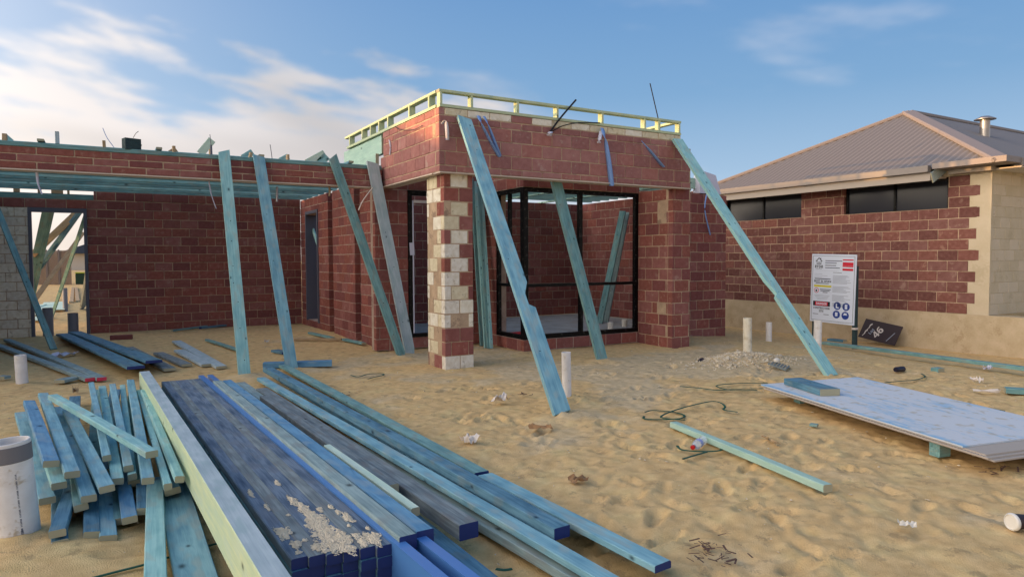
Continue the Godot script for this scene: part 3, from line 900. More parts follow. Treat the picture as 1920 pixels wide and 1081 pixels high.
func parapet() -> void:
	# two plates on short studs round the top of the porch
	var y0 := 3.212
	var p1 := put("parapet_frame", box_mesh(Vector3(3.51, y0, -7.735), Vector3(7.49, y0 + 0.035, -7.645)), null, house)
	p1.set_surface_override_material(0, M.frame)
	board_part("top_plate", p1, Vector3(3.505, y0 + 0.195, -7.69), Vector3(7.49, y0 + 0.195, -7.69), 0.09, 0.035, "frame")
	for x in [3.53, 3.95, 4.62, 5.24, 6.0, 6.78, 7.06, 7.46]:
		board_part("stud", p1, Vector3(x, y0 + 0.036, -7.69), Vector3(x, y0 + 0.177, -7.69), 0.035, 0.09, "frame", Vector3(0, 0, 1))
	var p2 := put("parapet_frame", box_mesh(Vector3(3.495, y0 + 0.001, -11.35), Vector3(3.585, y0 + 0.036, -7.74)), null, house)
	p2.set_surface_override_material(0, M.frame)
	board_part("top_plate", p2, Vector3(3.54, y0 + 0.196, -11.45), Vector3(3.54, y0 + 0.196, -7.74), 0.09, 0.035, "frame")
	for z in [-7.95, -8.6, -9.4, -9.78, -10.15, -10.55, -11.2]:
		board_part("stud", p2, Vector3(3.54, y0 + 0.037, z), Vector3(3.54, y0 + 0.178, z), 0.09, 0.035, "frame", Vector3(0, 0, 1))
	board_part("top_plate", p1, Vector3(7.44, y0 + 0.196, -9.8), Vector3(7.44, y0 + 0.196, -7.74), 0.09, 0.035, "frame")
	board_part("batten", house, Vector3(7.44, y0 + 0.02, -9.8), Vector3(7.44, y0 + 0.02, -7.8), 0.09, 0.035, "frame")
	# beam of doubled boards that carries the frame over the garage side
	board_part("box_beam", house, Vector3(3.56, 3.06, -11.6), Vector3(3.56, 3.06, -9.74), 0.07, 0.27, "sage")
	board_part("box_beam", house, Vector3(3.46, 2.82, -11.2), Vector3(3.46, 2.82, -9.75), 0.05, 0.2, "sage")

# ---------------------------------------------------------------- the house next door and an unseen one shaped to shade the lot
func roof_face(st: SurfaceTool, o: Vector3, e: Vector3, s: Vector3, outline: PackedVector2Array, pitch: float, amp: float) -> void:
	# corrugated sheet: e along the eave, s up the slope; outline in (e, s) metres, ribs run up the slope
	var nrm := e.cross(s).normalized()
	if nrm.y < 0: nrm = -nrm
	var lo := 1e9
	var hi := -1e9
	for p in outline:
		lo = minf(lo, p.x)
		hi = maxf(hi, p.x)
	var n := int((hi - lo) / (pitch / 6.0))
	var span := func(x: float) -> Vector2:
		var a := 1e9
		var b := -1e9
		for i in outline.size():
			var p := outline[i]
			var q := outline[(i + 1) % outline.size()]
			if (p.x - x) * (q.x - x) <= 0 and absf(p.x - q.x) > 1e-6:
				var y := lerpf(p.y, q.y, (x - p.x) / (q.x - p.x))
				a = minf(a, y)
				b = maxf(b, y)
		return Vector2(a, b)
	for i in n:
		var x0 := lo + (hi - lo) * (i + 0.001) / n
		var x1 := lo + (hi - lo) * (i + 0.999) / n
		var a: Vector2 = span.call(x0)
		var b: Vector2 = span.call(x1)
		if a.x > 1e8 or b.x > 1e8: continue
		var h0 := nrm * amp * cos(TAU * x0 / pitch)
		var h1 := nrm * amp * cos(TAU * x1 / pitch)
		var v := [o + e * x0 + s * a.x + h0, o + e * x1 + s * b.x + h1, o + e * x1 + s * b.y + h1, o + e * x0 + s * a.y + h0]
		if (v[1] - v[0]).cross(v[2] - v[0]).y < 0: v.reverse()
		quad(st, v[0], v[1], v[2], v[3])
func neighbour() -> void:
	var nb := thing("brick_house", "red brick house with grey corrugated hip roof and two strip windows", "house")
	var X := 11.9
	var paint := func(r, s):
		var edge := 5.73 if r % 2 else 5.57
		return "" if s > edge else "brown%d" % rng.randi_range(0, 3)
	# the wall: u runs from the far end to the street corner
	brick_wall(nb, "wall", Vector3(X, 0.445, -11.3), Vector3(-1, 0, 0), 5.80, rows(13, 0.172), {"len": 0.318, "paint": paint, "holes": [[3.40, 5.24, 1.635, 2.3], [0.55, 2.48, 1.635, 2.3]], "lumpy": 0.004, "phase": 0.154, "mortar": "mortar"})
	# pale rendered corner: teeth between the red bricks, then the street face
	var y := 0.445
	var rd := begin()
	for r in 13:
		var z0 := -11.3 + (5.734 if r % 2 else 5.575)
		bx(rd, Vector3(X - 0.004, y, z0), Vector3(X + 0.05, y + 0.1719, -5.412))
		y += 0.172
	put("corner_render", rd.commit(), M.render, nb)
	put("corner_render", box_mesh(Vector3(X - 0.003, 2.683, -6.15), Vector3(X + 0.2, 2.84, -5.413)), M.render, nb)
	var fw := put("wall", box_mesh(Vector3(X, 0.445, -5.62), Vector3(X + 9.0, 2.84, -5.425)), M.render, nb)
	var y2 := 0.445
	for r in 14:
		var x := X + 0.001 - (0.16 if r % 2 else 0.0)
		while x < X + 2.6:
			var a := maxf(x, X)
			put("brick", cut_box(Vector3(snappedf(x + 0.308 - a, 0.002), 0.162, 0.03), 0.004), M.render_pale if rng.randf() < 0.4 else M.render, fw, Transform3D(Basis(), Vector3((a + x + 0.308) / 2, y2 + 0.081, -5.435)))
			x += 0.318
		y2 += 0.172
	# strip windows with opaque dark panes
	for w in [[-7.9, -6.06], [-10.75, -8.82]]:
		var f := begin()
		bx(f, Vector3(X + 0.06, 2.085, w[0]), Vector3(X + 0.12, 2.125, w[1]))
		bx(f, Vector3(X + 0.06, 2.64, w[0]), Vector3(X + 0.12, 2.685, w[1]))
		for z in [w[0], w[1] - 0.04, (w[0] + w[1]) / 2 - 0.02]: bx(f, Vector3(X + 0.061, 2.125, z), Vector3(X + 0.119, 2.64, z + 0.04))
		var win := put("window", f.commit(), M.black_frame, nb)
		var mid: float = (w[0] + w[1]) / 2
		put("pane", box_mesh(Vector3(X + 0.085, 2.126, w[0] + 0.041), Vector3(X + 0.091, 2.639, mid - 0.021)), M.pane, win)
		put("pane", box_mesh(Vector3(X + 0.085, 2.126, mid + 0.021), Vector3(X + 0.091, 2.639, w[1] - 0.041)), M.pane, win)
	put("ceiling", box_mesh(Vector3(X + 0.2, 2.70, -11.2), Vector3(X + 8.0, 2.74, -5.65)), M.off_white, nb)
	put("footing", box_mesh(Vector3(X - 0.03, -0.5, -12.2), Vector3(X + 0.3, 0.444, -2.6)), M.concrete, nb)
	# roof: hip end towards the lot, ridge away from it
	var xe := 11.5
	var ze := -5.1
	var ye := 2.80
	var W := 3.25
	var tp := 0.505
	var apex := Vector3(xe + W, ye + W * tp, ze - W)
	var sl := sqrt(1.0 + tp * tp)
	var st := begin()
	roof_face(st, Vector3(xe, ye, ze - 2 * W), Vector3(0, 0, 1), Vector3(1, tp, 0) / sl, PackedVector2Array([Vector2(0, 0), Vector2(2 * W, 0), Vector2(W, W * sl)]), 0.125, 0.013)
	var roof := put("roof", st.commit(), M.roof_metal, nb)
	st = begin()
	roof_face(st, Vector3(xe, ye, ze), Vector3(1, 0, 0), Vector3(0, tp, -1) / sl, PackedVector2Array([Vector2(0, 0), Vector2(11, 0), Vector2(11, W * sl), Vector2(W, W * sl)]), 0.125, 0.013)
	put("roof_slope", st.commit(), M.roof_metal, roof)
	st = begin()
	roof_face(st, Vector3(xe, ye, ze - 2 * W), Vector3(1, 0, 0), Vector3(0, tp, 1) / sl, PackedVector2Array([Vector2(0, 0), Vector2(11, 0), Vector2(11, W * sl), Vector2(W, W * sl)]), 0.125, 0.013)
	put("roof_slope", st.commit(), M.roof_metal, roof)
	for c in [[Vector3(xe, ye, ze), apex, 0.26], [Vector3(xe, ye, ze - 2 * W), apex, 0.2], [apex, apex + Vector3(8, 0, 0), 0.2]]:
		put("ridge_cap", cut_box(Vector3(c[2], 0.08, (c[1] - c[0]).length()), 0.02), M.cap_metal, roof, along(c[0] + Vector3(0, 0.0, 0), c[1] + Vector3(0, 0.0, 0)))
	var g := begin()
	bx(g, Vector3(xe - 0.11, 2.735, ze - 2 * W), Vector3(xe - 0.004, 2.84, -6.12))
	put("gutter", g.commit(), M.gutter, nb)
	put("fascia", box_mesh(Vector3(xe - 0.03, 2.60, ze - 2 * W), Vector3(xe - 0.005, 2.733, -6.12)), M.fascia, nb)
	put("eave_lining", box_mesh(Vector3(xe - 0.004, 2.66, ze - 2 * W), Vector3(X + 0.1, 2.68, -6.12)), M.off_white, nb)
	# raking board that ends the eave and the little cornice at the corner
	board_part("barge_board", nb, Vector3(xe - 0.02, 2.64, -6.10), Vector3(xe + 0.50, 2.90, -6.10), 0.02, 0.17, "silver")
	put("cornice", box_mesh(Vector3(X - 0.16, 2.70, -5.98), Vector3(X - 0.006, 2.775, -5.36)), M.fascia, nb)
	put("cornice", box_mesh(Vector3(xe - 0.06, 2.777, -6.08), Vector3(X - 0.007, 2.865, -5.02)), M.cap_metal, nb)
	put("gutter", box_mesh(Vector3(X - 0.006, 2.74, -5.12), Vector3(X + 9, 2.855, -5.0)), M.gutter, nb)
	put("eave_lining", box_mesh(Vector3(X, 2.72, -5.42), Vector3(X + 9, 2.738, -5.02)), M.off_white, nb)
	# flue with a rain cap
	var fl := put("flue", lathe([Vector2(0.088, -0.3), Vector2(0.088, 0.28)]), M.galv, nb, Transform3D(Basis(), Vector3(15.05, 3.80, -7.0)))
	put("cap", lathe([Vector2(0.0, 0.355), Vector2(0.08, 0.345), Vector2(0.19, 0.29), Vector2(0.19, 0.28), Vector2(0.0, 0.28)]), M.galv, fl)
	# spare boards on the footing ledge by the corner
	for k in 3:
		var o := put("timber_board", board_mesh(1.6, 0.07, 0.04, Vector2(0, k)), null, self, along(Vector3(X - 0.0 + k * 0.012, 0.466 + k * 0.041, -5.2 + k * 0.12), Vector3(X + 0.02, 0.466 + k * 0.041, -3.0)))
		o.set_surface_override_material(0, M.teal if k % 2 else M.grey_green)
		o.set_surface_override_material(1, M.cut_end)
		tag(o, "green board lying on the ledge beside the pale corner of the neighbouring house", "board", "boards on the neighbour's ledge")
# unseen house over the way: roof shaped and wing added to shade the lot
func shade_house() -> void:
	var h := thing("brick_house", "unseen low cream house across the lot, hipped roof and added wing shaped to shade it", "house", Vector3(-13, 0, -10))
	put("wall", box_mesh(Vector3(-4.0, -0.3, -8.2), Vector3(4.0, 2.5, 2.0)), M.render, h)
	var r := begin()
	var e := [Vector3(-4.5, 2.45, 2.5), Vector3(4.5, 2.45, 2.5), Vector3(4.5, 2.45, -8.5), Vector3(-4.5, 2.45, -8.5)]
	var ra := Vector3(0.8, 4.43, -3.75)
	var rb := Vector3(0.8, 4.43, -8.5)
	quad(r, e[1], e[2], rb, ra)
	quad(r, e[3], e[0], ra, rb)
	tri(r, e[0], e[1], ra)
	tri(r, e[2], e[3], rb)
	quad(r, e[0], e[3], e[2], e[1])
	put("roof", r.commit(), M.roof_metal, h)
	put("added_shade_wing", box_mesh(Vector3(-3.5, -0.3, 2.01), Vector3(3.0, 2.4, 10.5)), M.render, h)  # lower wing added to keep the sun off the foreground
	r = begin()
	e = [Vector3(-4.0, 2.38, 11), Vector3(3.5, 2.38, 11), Vector3(3.5, 2.38, 1.6), Vector3(-4.0, 2.38, 1.6)]
	ra = Vector3(-0.2, 3.7, 7.6)
	rb = Vector3(-0.2, 3.7, -0.6)
	quad(r, e[1], e[2], rb, ra)
	quad(r, e[3], e[0], ra, rb)
	tri(r, e[0], e[1], ra)
	put("roof", r.commit(), M.roof_metal, h)

# ---------------------------------------------------------------- leaning props
func props() -> void:
	var G := "planks leaning on the garage beam"
	prop("pale cyan plank leaning on the garage beam, nearest the doorway with the cream bricks", G, onz(419, 281, -9.575), gp(458, 703), 0.135, 0.04, "cyan", Vector3(0, 0.3, 1), [[-0.5, 0], [0.5, 0], [0.5, 1.0], [-0.5, 0.985]])
	prop("cyan-blue plank leaning on the garage beam beside the pale cyan one", G, onz(484, 290, -9.575), gp(547, 693), 0.14, 0.04, "cyan_blue", Vector3(0, 0.3, 1), [[-0.5, 0], [0.5, 0], [0.5, 0.985], [-0.5, 1.0]])
	prop("knotty green plank leaning on the garage beam in front of the silvery plank", G, onz(622, 290, -9.575), gp(753, 668), 0.125, 0.04, "teal", Vector3(0, 0.3, 1), [[-0.5, 0.02], [-0.2, 0], [0.35, 0], [0.5, 0.02], [0.5, 1.0], [-0.5, 0.98]])
	prop("silvery grey plank leaning where the garage beam meets the porch beam", G, onz(697, 301, -9.575), gp(768, 664), 0.165, 0.04, "silver", Vector3(0, 0.3, 1), [[-0.4, 0], [0.4, 0], [0.5, 0.03], [0.5, 0.98], [-0.5, 1.0]])
	G = "planks leaning on the porch beam"
	prop("long notched blue plank leaning on the porch beam beside the corner pillar", G, onz(869, 219, -7.60), gp(1055, 779), 0.165, 0.045, "cyan_blue", Vector3(-0.12, 0.3, 1), [[-0.5, 0.0], [0.5, 0.01], [0.5, 0.283], [0.13, 0.292], [0.13, 0.325], [0.5, 0.36], [0.5, 0.985], [-0.5, 1.0]])
	prop("long notched blue-green plank leaning on the porch beam, its foot by the sheets", G, onz(1270, 262, -7.60), gp(1560, 705), 0.17, 0.045, "cyan", Vector3(-0.1, 0.3, 1), [[-0.5, 0], [0.5, 0.0], [0.5, 1.0], [-0.5, 1.0], [-0.5, 0.345], [-0.22, 0.29], [-0.5, 0.28]])
	prop("blue-green plank propped under the porch beam in front of the corner window", "", onz(1034, 308, -7.93), gp(1129, 675), 0.165, 0.04, "teal", Vector3(0, 0.25, 1))
	G = "thin boards stood against the bay wall"
	for b in [[884, 335, 903, 648, "teal"], [891, 340, 911, 652, "cyan"], [897, 350, 916, 653, "teal"], [903, 362, 921, 653, "cyan"]]:
		prop("thin green board in the bundle stood up behind the corner pillar", G, onz(b[0], b[1], -9.66), gp(b[2], b[3]), 0.05, 0.035, b[4])
	G = "boards leaning inside the room"
	prop("green board leaning inside the room behind the corner window, the outer of two", G, onx(1168, 396, 8.9), gp(1124, 606, 0.12), 0.12, 0.04, "teal", Vector3(-1, 0.3, 0.6))
	prop("green board leaning inside the room behind the corner window, next to its twin", G, onx(1175, 398, 9.05), gp(1135, 604, 0.12), 0.12, 0.04, "grey_green", Vector3(-1, 0.3, 0.6))
	prop("slim green batten leaning against the cream brick wall beside the doorway", "", onz(-14, 372, -14.99), gp(100, 655), 0.09, 0.04, "teal", Vector3(0.3, 0.3, 1))

# ---------------------------------------------------------------- timber in front
func timber_pack() -> void:
	# strapped pack: each stick of the top layers is a board
	var h := 0.25
	var nl := gp(545, 1048, h)
	var nr := gp(735, 1018, h)
	var fl := gp(303, 715, h)
	var fr := gp(374, 709, h)
	var pack := thing("timber_pack", "dark blue pack of stacked timber with mud-splashed top", "timber pack", Vector3((nl + fr).x / 2, 0, (nl + fr).z / 2))
	for lay in 5:
		for k in 6:
			var a := fl.lerp(fr, (k + 0.5) / 6.0)
			var b := nl.lerp(nr, (k + 0.5) / 6.0)
			var w := nl.distance_to(nr) / 6.0 - 0.001
			var y := h - lay * 0.0445
			var jag := Vector3(0, 0, rng.randf_range(-0.012, 0.012))
			var o := board_part("stick", pack, Vector3(a.x, y - 0.022, a.z) - pack.position + jag, Vector3(b.x, y - 0.022, b.z) - pack.position + jag, w, 0.0435, "dark_stack" if lay == 0 else "blue", Vector3.UP, "navy_end")
			if lay == 0 and k % 3 == 1: o.set_surface_override_material(0, M.weathered)
	for k in 3:
		var f := 0.12 + k * 0.38
		board_part("bearer", pack, fl.lerp(nl, f) * Vector3(1, 0, 1) + Vector3(-0.05, 0.014, 0) - pack.position, fr.lerp(nr, f) * Vector3(1, 0, 1) + Vector3(0.05, 0.014, 0) - pack.position, 0.09, 0.026, "raw")
	# dried splashes of wet sand on the pack
	var sp := RandomNumberGenerator.new()
	sp.seed = 9
	var spots := [[585, 968, 0.10, 0.035], [600, 985, 0.10, 0.04], [612, 1000, 0.09, 0.045], [625, 1018, 0.09, 0.05], [566, 950, 0.08, 0.02], [548, 938, 0.07, 0.016], [530, 998, 0.07, 0.03], [645, 1022, 0.08, 0.04], [652, 970, 0.06, 0.018], [700, 1008, 0.07, 0.03], [600, 955, 0.03, 0.012], [620, 950, 0.03, 0.01], [668, 1004, 0.03, 0.015], [555, 1020, 0.04, 0.02], [635, 960, 0.03, 0.012], [595, 1025, 0.04, 0.02], [470, 925, 0.06, 0.008], [500, 950, 0.05, 0.007], [520, 905, 0.05, 0.01], [640, 1005, 0.05, 0.03], [680, 1015, 0.05, 0.02], [590, 1003, 0.02, 0.012], [575, 985, 0.02, 0.008], [572, 1012, 0.015, 0.01], [540, 965, 0.012, 0.008], [655, 985, 0.015, 0.008], [690, 990, 0.02, 0.008], [560, 1035, 0.015, 0.012], [610, 1032, 0.02, 0.015]]
	var gr := begin()
	for s in spots:
		var c := gp(s[0], s[1], h + 0.001) - pack.position
		var n := int(clampf(s[2] * s[3] * 300000.0, 12, 900))
		for k in n:
			var t := sp.randf() * TAU
			var r := pow(sp.randf(), 0.7) * (1.0 + 0.35 * sin(t * 3.0 + s[0]) + 0.2 * sin(t * 7.0 + s[1]))
			var q: float = sp.randf_range(0.0025, 0.007) * (1.15 - 0.5 * minf(r, 1.4))
			gr.append_from(lump(k % 5), 0, Transform3D(Basis(Vector3.UP, t).scaled(Vector3(q * 1.5, q * 0.5, q * 1.5)), c + Vector3(cos(t) * s[3] * r, 0.0005, sin(t) * s[2] * r)))
	var crust := put("sand_splash", gr.commit(), M.sand_crust, pack)
	crust.set_meta("kind", "stuff")
	# the pale beam that lies along the pack
	loose("pale green squared beam lying along the side of the dark blue pack", "beam", "", Vector2(270, 696), Vector2(530, 1100), 0.33, 0.33, 0.085, 0.19, "yellow_green", "cut_end", "timber_beam", 0.0, "silver")
	# two blue steel channels between the pack and the loose boards
	for s in [[376, 703, 850, 1100, 0.26], [393, 702, 905, 1095, 0.245]]:
		var a := gp(s[0], s[1], s[4])
		var b := gp(s[2], s[3], s[4])
		var t := along(a, b)
		var l := a.distance_to(b)
		var st := begin()
		bx(st, Vector3(-0.022, -0.004, -l / 2), Vector3(0.022, 0, l / 2))
		bx(st, Vector3(-0.022, -0.15, -l / 2), Vector3(-0.018, -0.0045, l / 2))
		bx(st, Vector3(-0.0175, -0.15, -l / 2), Vector3(0.022, -0.146, l / 2))
		var o := put("steel_channel", st.commit(), M.steel_blue, self, t)
		tag(o, "blue painted steel channel tight against the dark blue timber pack" if s[0] < 380 else "blue painted steel channel next to the grey-green slant-cut board", "steel channel", "blue steel channels")
	var G := "loose boards fanned out beside the pack"
	loose("grey-green board with slant-cut navy end, next to the blue channels", "board", G, Vector2(407, 713), Vector2(765, 1003), 0.28, 0.28, 0.075, 0.06, "grey_green", "navy_end")
	loose("bright blue board with navy end beside the slant-cut grey-green one", "board", G, Vector2(425, 712), Vector2(797, 993), 0.27, 0.27, 0.075, 0.06, "bright_blue", "navy_end")
	loose("bleached cream-grey board in the fan, under the thin mint batten", "board", G, Vector2(495, 741), Vector2(735, 908), 0.20, 0.20, 0.075, 0.045, "weathered", "cut_end")
	loose("thin pale mint batten laid on the fan of boards", "batten", "", Vector2(613, 833), Vector2(779, 951), 0.245, 0.235, 0.042, 0.04, "pale", "cut_end", "timber_batten")
	loose("dark weathered board with square navy end in the fan", "board", G, Vector2(490, 727), Vector2(879, 980), 0.16, 0.16, 0.10, 0.075, "weathered", "navy_end")
	loose("grey board whose end lies under the bleached one in the fan", "board", G, Vector2(450, 716), Vector2(640, 850), 0.14, 0.14, 0.09, 0.045, "grey_green", "navy_end")
	loose("faded olive board lying flat on the sand under the fan", "board", G, Vector2(600, 800), Vector2(1130, 1100), 0.06, 0.06, 0.10, 0.045, "grey_green", "navy_end")
	loose("sand-splashed blue board lying low beside the steel channels", "board", G, Vector2(560, 800), Vector2(930, 1100), 0.07, 0.07, 0.11, 0.045, "blue", "navy_end")
	for k in 3:
		loose(["long light blue board on top of the thin pile that runs through the fan", "long blue board in the middle of the thin pile that runs through the fan", "long teal board at the bottom of the thin pile that runs through the fan"][k], "board", "light blue boards stacked in the fan", Vector2(489, 707), Vector2(1205, 1119), 0.135 - k * 0.037, 0.115 - k * 0.036, 0.085, 0.034, ["cyan_blue", "blue", "teal"][k], "navy_end")
	loose("dark-streaked board with square navy end lying on the thin stack", "board", G, Vector2(500, 687), Vector2(1054, 987), 0.16, 0.145, 0.09, 0.055, "blue", "navy_end")
	loose("blue board under the dark-streaked one in the fan", "board", G, Vector2(500, 690), Vector2(990, 978), 0.10, 0.085, 0.09, 0.04, "blue", "navy_end")
	for k in 3:
		loose(["light blue board on top of the outermost stack beside the open sand", "teal board in the middle of the outermost stack beside the open sand", "blue board at the bottom of the outermost stack beside the open sand"][k], "board", "outermost stack of boards", Vector2(910, 888), Vector2(1243, 1055), 0.12 - k * 0.0335, 0.12 - k * 0.0335, 0.095, 0.032, ["cyan_blue", "teal", "blue"][k], "navy_end")
		loose(["weathered teal board on top of the outermost stack, by the crosswise board", "duller teal board in the middle of the outermost stack, by the crosswise board", "blue board at the bottom of the outermost stack, by the crosswise board"][k], "board", "outermost stack of boards, far half", Vector2(530, 683), Vector2(903, 884), 0.12 - k * 0.0335, 0.12 - k * 0.0335, 0.095, 0.032, ["teal", "teal", "blue"][k], "navy_end")

func batten_heap() -> void:
	var G := "battens in the heap"
	var L := "short blue-dyed batten offcut in the jumbled heap beside the white pipe"
	for p in [
		[37, 772, 88, 932, 0.14, 0.13, 0.075, "cyan_blue"], [54, 750, 96, 863, 0.29, 0.29, 0.075, "bright_blue"], [80, 736, 135, 883, 0.27, 0.265, 0.07, "cyan_blue"],
		[72, 800, 110, 904, 0.215, 0.205, 0.07, "cyan"], [108, 762, 166, 928, 0.18, 0.165, 0.07, "cyan_blue"], [126, 766, 199, 910, 0.225, 0.21, 0.07, "cyan_blue"],
		[170, 716, 199, 853, 0.26, 0.25, 0.045, "cyan_blue"], [191, 723, 220, 896, 0.20, 0.19, 0.06, "cyan"], [210, 719, 240, 872, 0.25, 0.215, 0.05, "cyan_blue"],
		[229, 721, 247, 888, 0.20, 0.175, 0.045, "cyan"], [244, 711, 277, 895, 0.245, 0.22, 0.06, "cyan_blue"], [260, 730, 314, 906, 0.21, 0.20, 0.04, "cyan"],
		[269, 730, 337, 892, 0.25, 0.235, 0.045, "cyan"], [150, 860, 106, 993, 0.09, 0.10, 0.07, "blue"], [108, 880, 111, 1012, 0.055, 0.05, 0.07, "blue"],
		[136, 850, 150, 945, 0.13, 0.12, 0.065, "teal"], [168, 850, 172, 996, 0.075, 0.06, 0.07, "blue"], [190, 850, 203, 1003, 0.06, 0.045, 0.075, "cyan_blue"],
		[206, 860, 218, 972, 0.05, 0.045, 0.06, "teal"], [222, 850, 242, 968, 0.115, 0.085, 0.07, "bright_blue"], [262, 850, 266, 952, 0.10, 0.095, 0.05, "blue"],
		[180, 730, 175, 870, 0.11, 0.10, 0.07, "teal"], [60, 790, 70, 920, 0.075, 0.07, 0.08, "teal"], [215, 730, 190, 880, 0.10, 0.10, 0.09, "blue"], [140, 742, 130, 900, 0.08, 0.08, 0.09, "blue"], [245, 740, 250, 900, 0.12, 0.12, 0.06, "teal"], [290, 760, 322, 915, 0.12, 0.12, 0.08, "blue"]]:
		loose(L, "batten", G, Vector2(p[0], p[1]), Vector2(p[2], p[3]), p[4], p[5], p[6], 0.036, p[7], "cut_end", "timber_batten", rng.randf_range(-0.15, 0.15))
	loose("pale mint batten lying crosswise on top of the batten heap", "batten", "", Vector2(98, 739), Vector2(284, 845), 0.335, 0.315, 0.065, 0.038, "cyan", "cut_end", "timber_batten")
	loose("grey-cyan plank standing clear of the heap, its end at the lower edge", "plank", "", Vector2(290, 900), Vector2(291, 1120), 0.10, 0.08, 0.085, 0.04, "silver", "cut_end", "timber_plank").set_surface_override_material(0, M.cyan)
	loose("wide sky-blue plank lying flat between the batten heap and the pale beam", "plank", "", Vector2(318, 890), Vector2(378, 1120), 0.06, 0.05, 0.16, 0.035, "cyan_blue", "cut_end", "timber_plank")

func garage_timber() -> void:
	var G := "blue boards stacked by the doorway"
	for s in [[118, 625, 252, 686, 4, "wide"], [140, 621, 286, 675, 3, "narrow"]]:
		for k in s[4]:
			var y: float = 0.155 - k * 0.038 if s[5] == "wide" else 0.165 - k * 0.04
			loose("%s board of the %s of two blue piles lying before the doorway" % [["topmost", "second", "third", "lowest"][k] if s[4] == 4 else ["topmost", "middle", "lowest"][k], "higher" if s[5] == "wide" else "shorter"], "board", G, Vector2(s[0] - k * 2 + (k % 2) * 3, s[1]), Vector2(s[2] + (k % 2) * 5, s[3]), y, y, 0.16, 0.034, "blue" if k == 0 else ("teal" if k % 2 else "blue"), "dark_green_end" if M.has("dark_green_end") else "navy_end")
	G = "long grey boards by the doorway"
	loose("long grey-green board with dark red end lying on the sand", "board", G, Vector2(-20, 640), Vector2(168, 708), 0.05, 0.05, 0.10, 0.04, "grey_green", "pink_end")
	loose("long grey-green board with bright pink end lying on the sand", "board", G, Vector2(12, 635), Vector2(190, 707), 0.05, 0.05, 0.10, 0.04, "grey_green", "pink_end")
	G = "boards strewn before the garage wall"
	for b in [[240, 650, 318, 690, 0.14, "weathered", "weathered board lying beside the blue stack"], [296, 660, 350, 682, 0.13, "weathered", "short dark weathered board among the strewn boards"], [335, 655, 388, 682, 0.14, "silver", "short silvery board beside the longest strewn one"], [330, 638, 415, 686, 0.13, "silver", "longest silvery board of those strewn before the garage wall"], [387, 635, 450, 655, 0.06, "teal", "thin teal batten lying behind the cyan plank's foot"], [322, 618, 400, 608, 0.05, "teal", "thin teal batten lying against the garage wall"], [375, 613, 440, 606, 0.07, "blue", "blue board lying against the garage wall"], [405, 602, 440, 604, 0.09, "teal", "short teal board heaped against the garage wall"], [110, 712, 136, 706, 0.13, "grey_green", "small square offcut beside the grey boards"], [552, 634, 640, 634, 0.07, "raw", "raw timber length lying by the garage side wall"], [580, 622, 625, 632, 0.07, "teal", "teal offcut lying by the garage side wall"], [645, 634, 682, 642, 0.08, "teal", "short green board near the foot of the side wall"], [515, 655, 535, 659, 0.12, "blue", "stubby blue block on the sand behind the planks"], [0, 705, 12, 703, 0.12, "grey_green", "grey offcut on the sand near the short white pipe"]]:
		loose(b[6], "board", G, Vector2(b[0], b[1]), Vector2(b[2], b[3]), 0.04, 0.04, b[4], 0.035, b[5], "navy_end" if b[5] == "blue" else "cut_end")
	loose("navy-edged board lying crosswise behind the fan of boards", "board", "", Vector2(494, 679), Vector2(622, 675), 0.08, 0.08, 0.12, 0.07, "blue", "navy_end").set_surface_override_material(0, M.bright_blue)
	var rb := put("loose_brick", cut_box(Vector3(0.34, 0.08, 0.1), 0.006), M.red3, self, Transform3D(Basis(Vector3(0, 1, 0), -0.1), gp(227, 632, 0.035)))
	tag(rb, "single dark red brick lying on the sand before the garage wall", "brick")

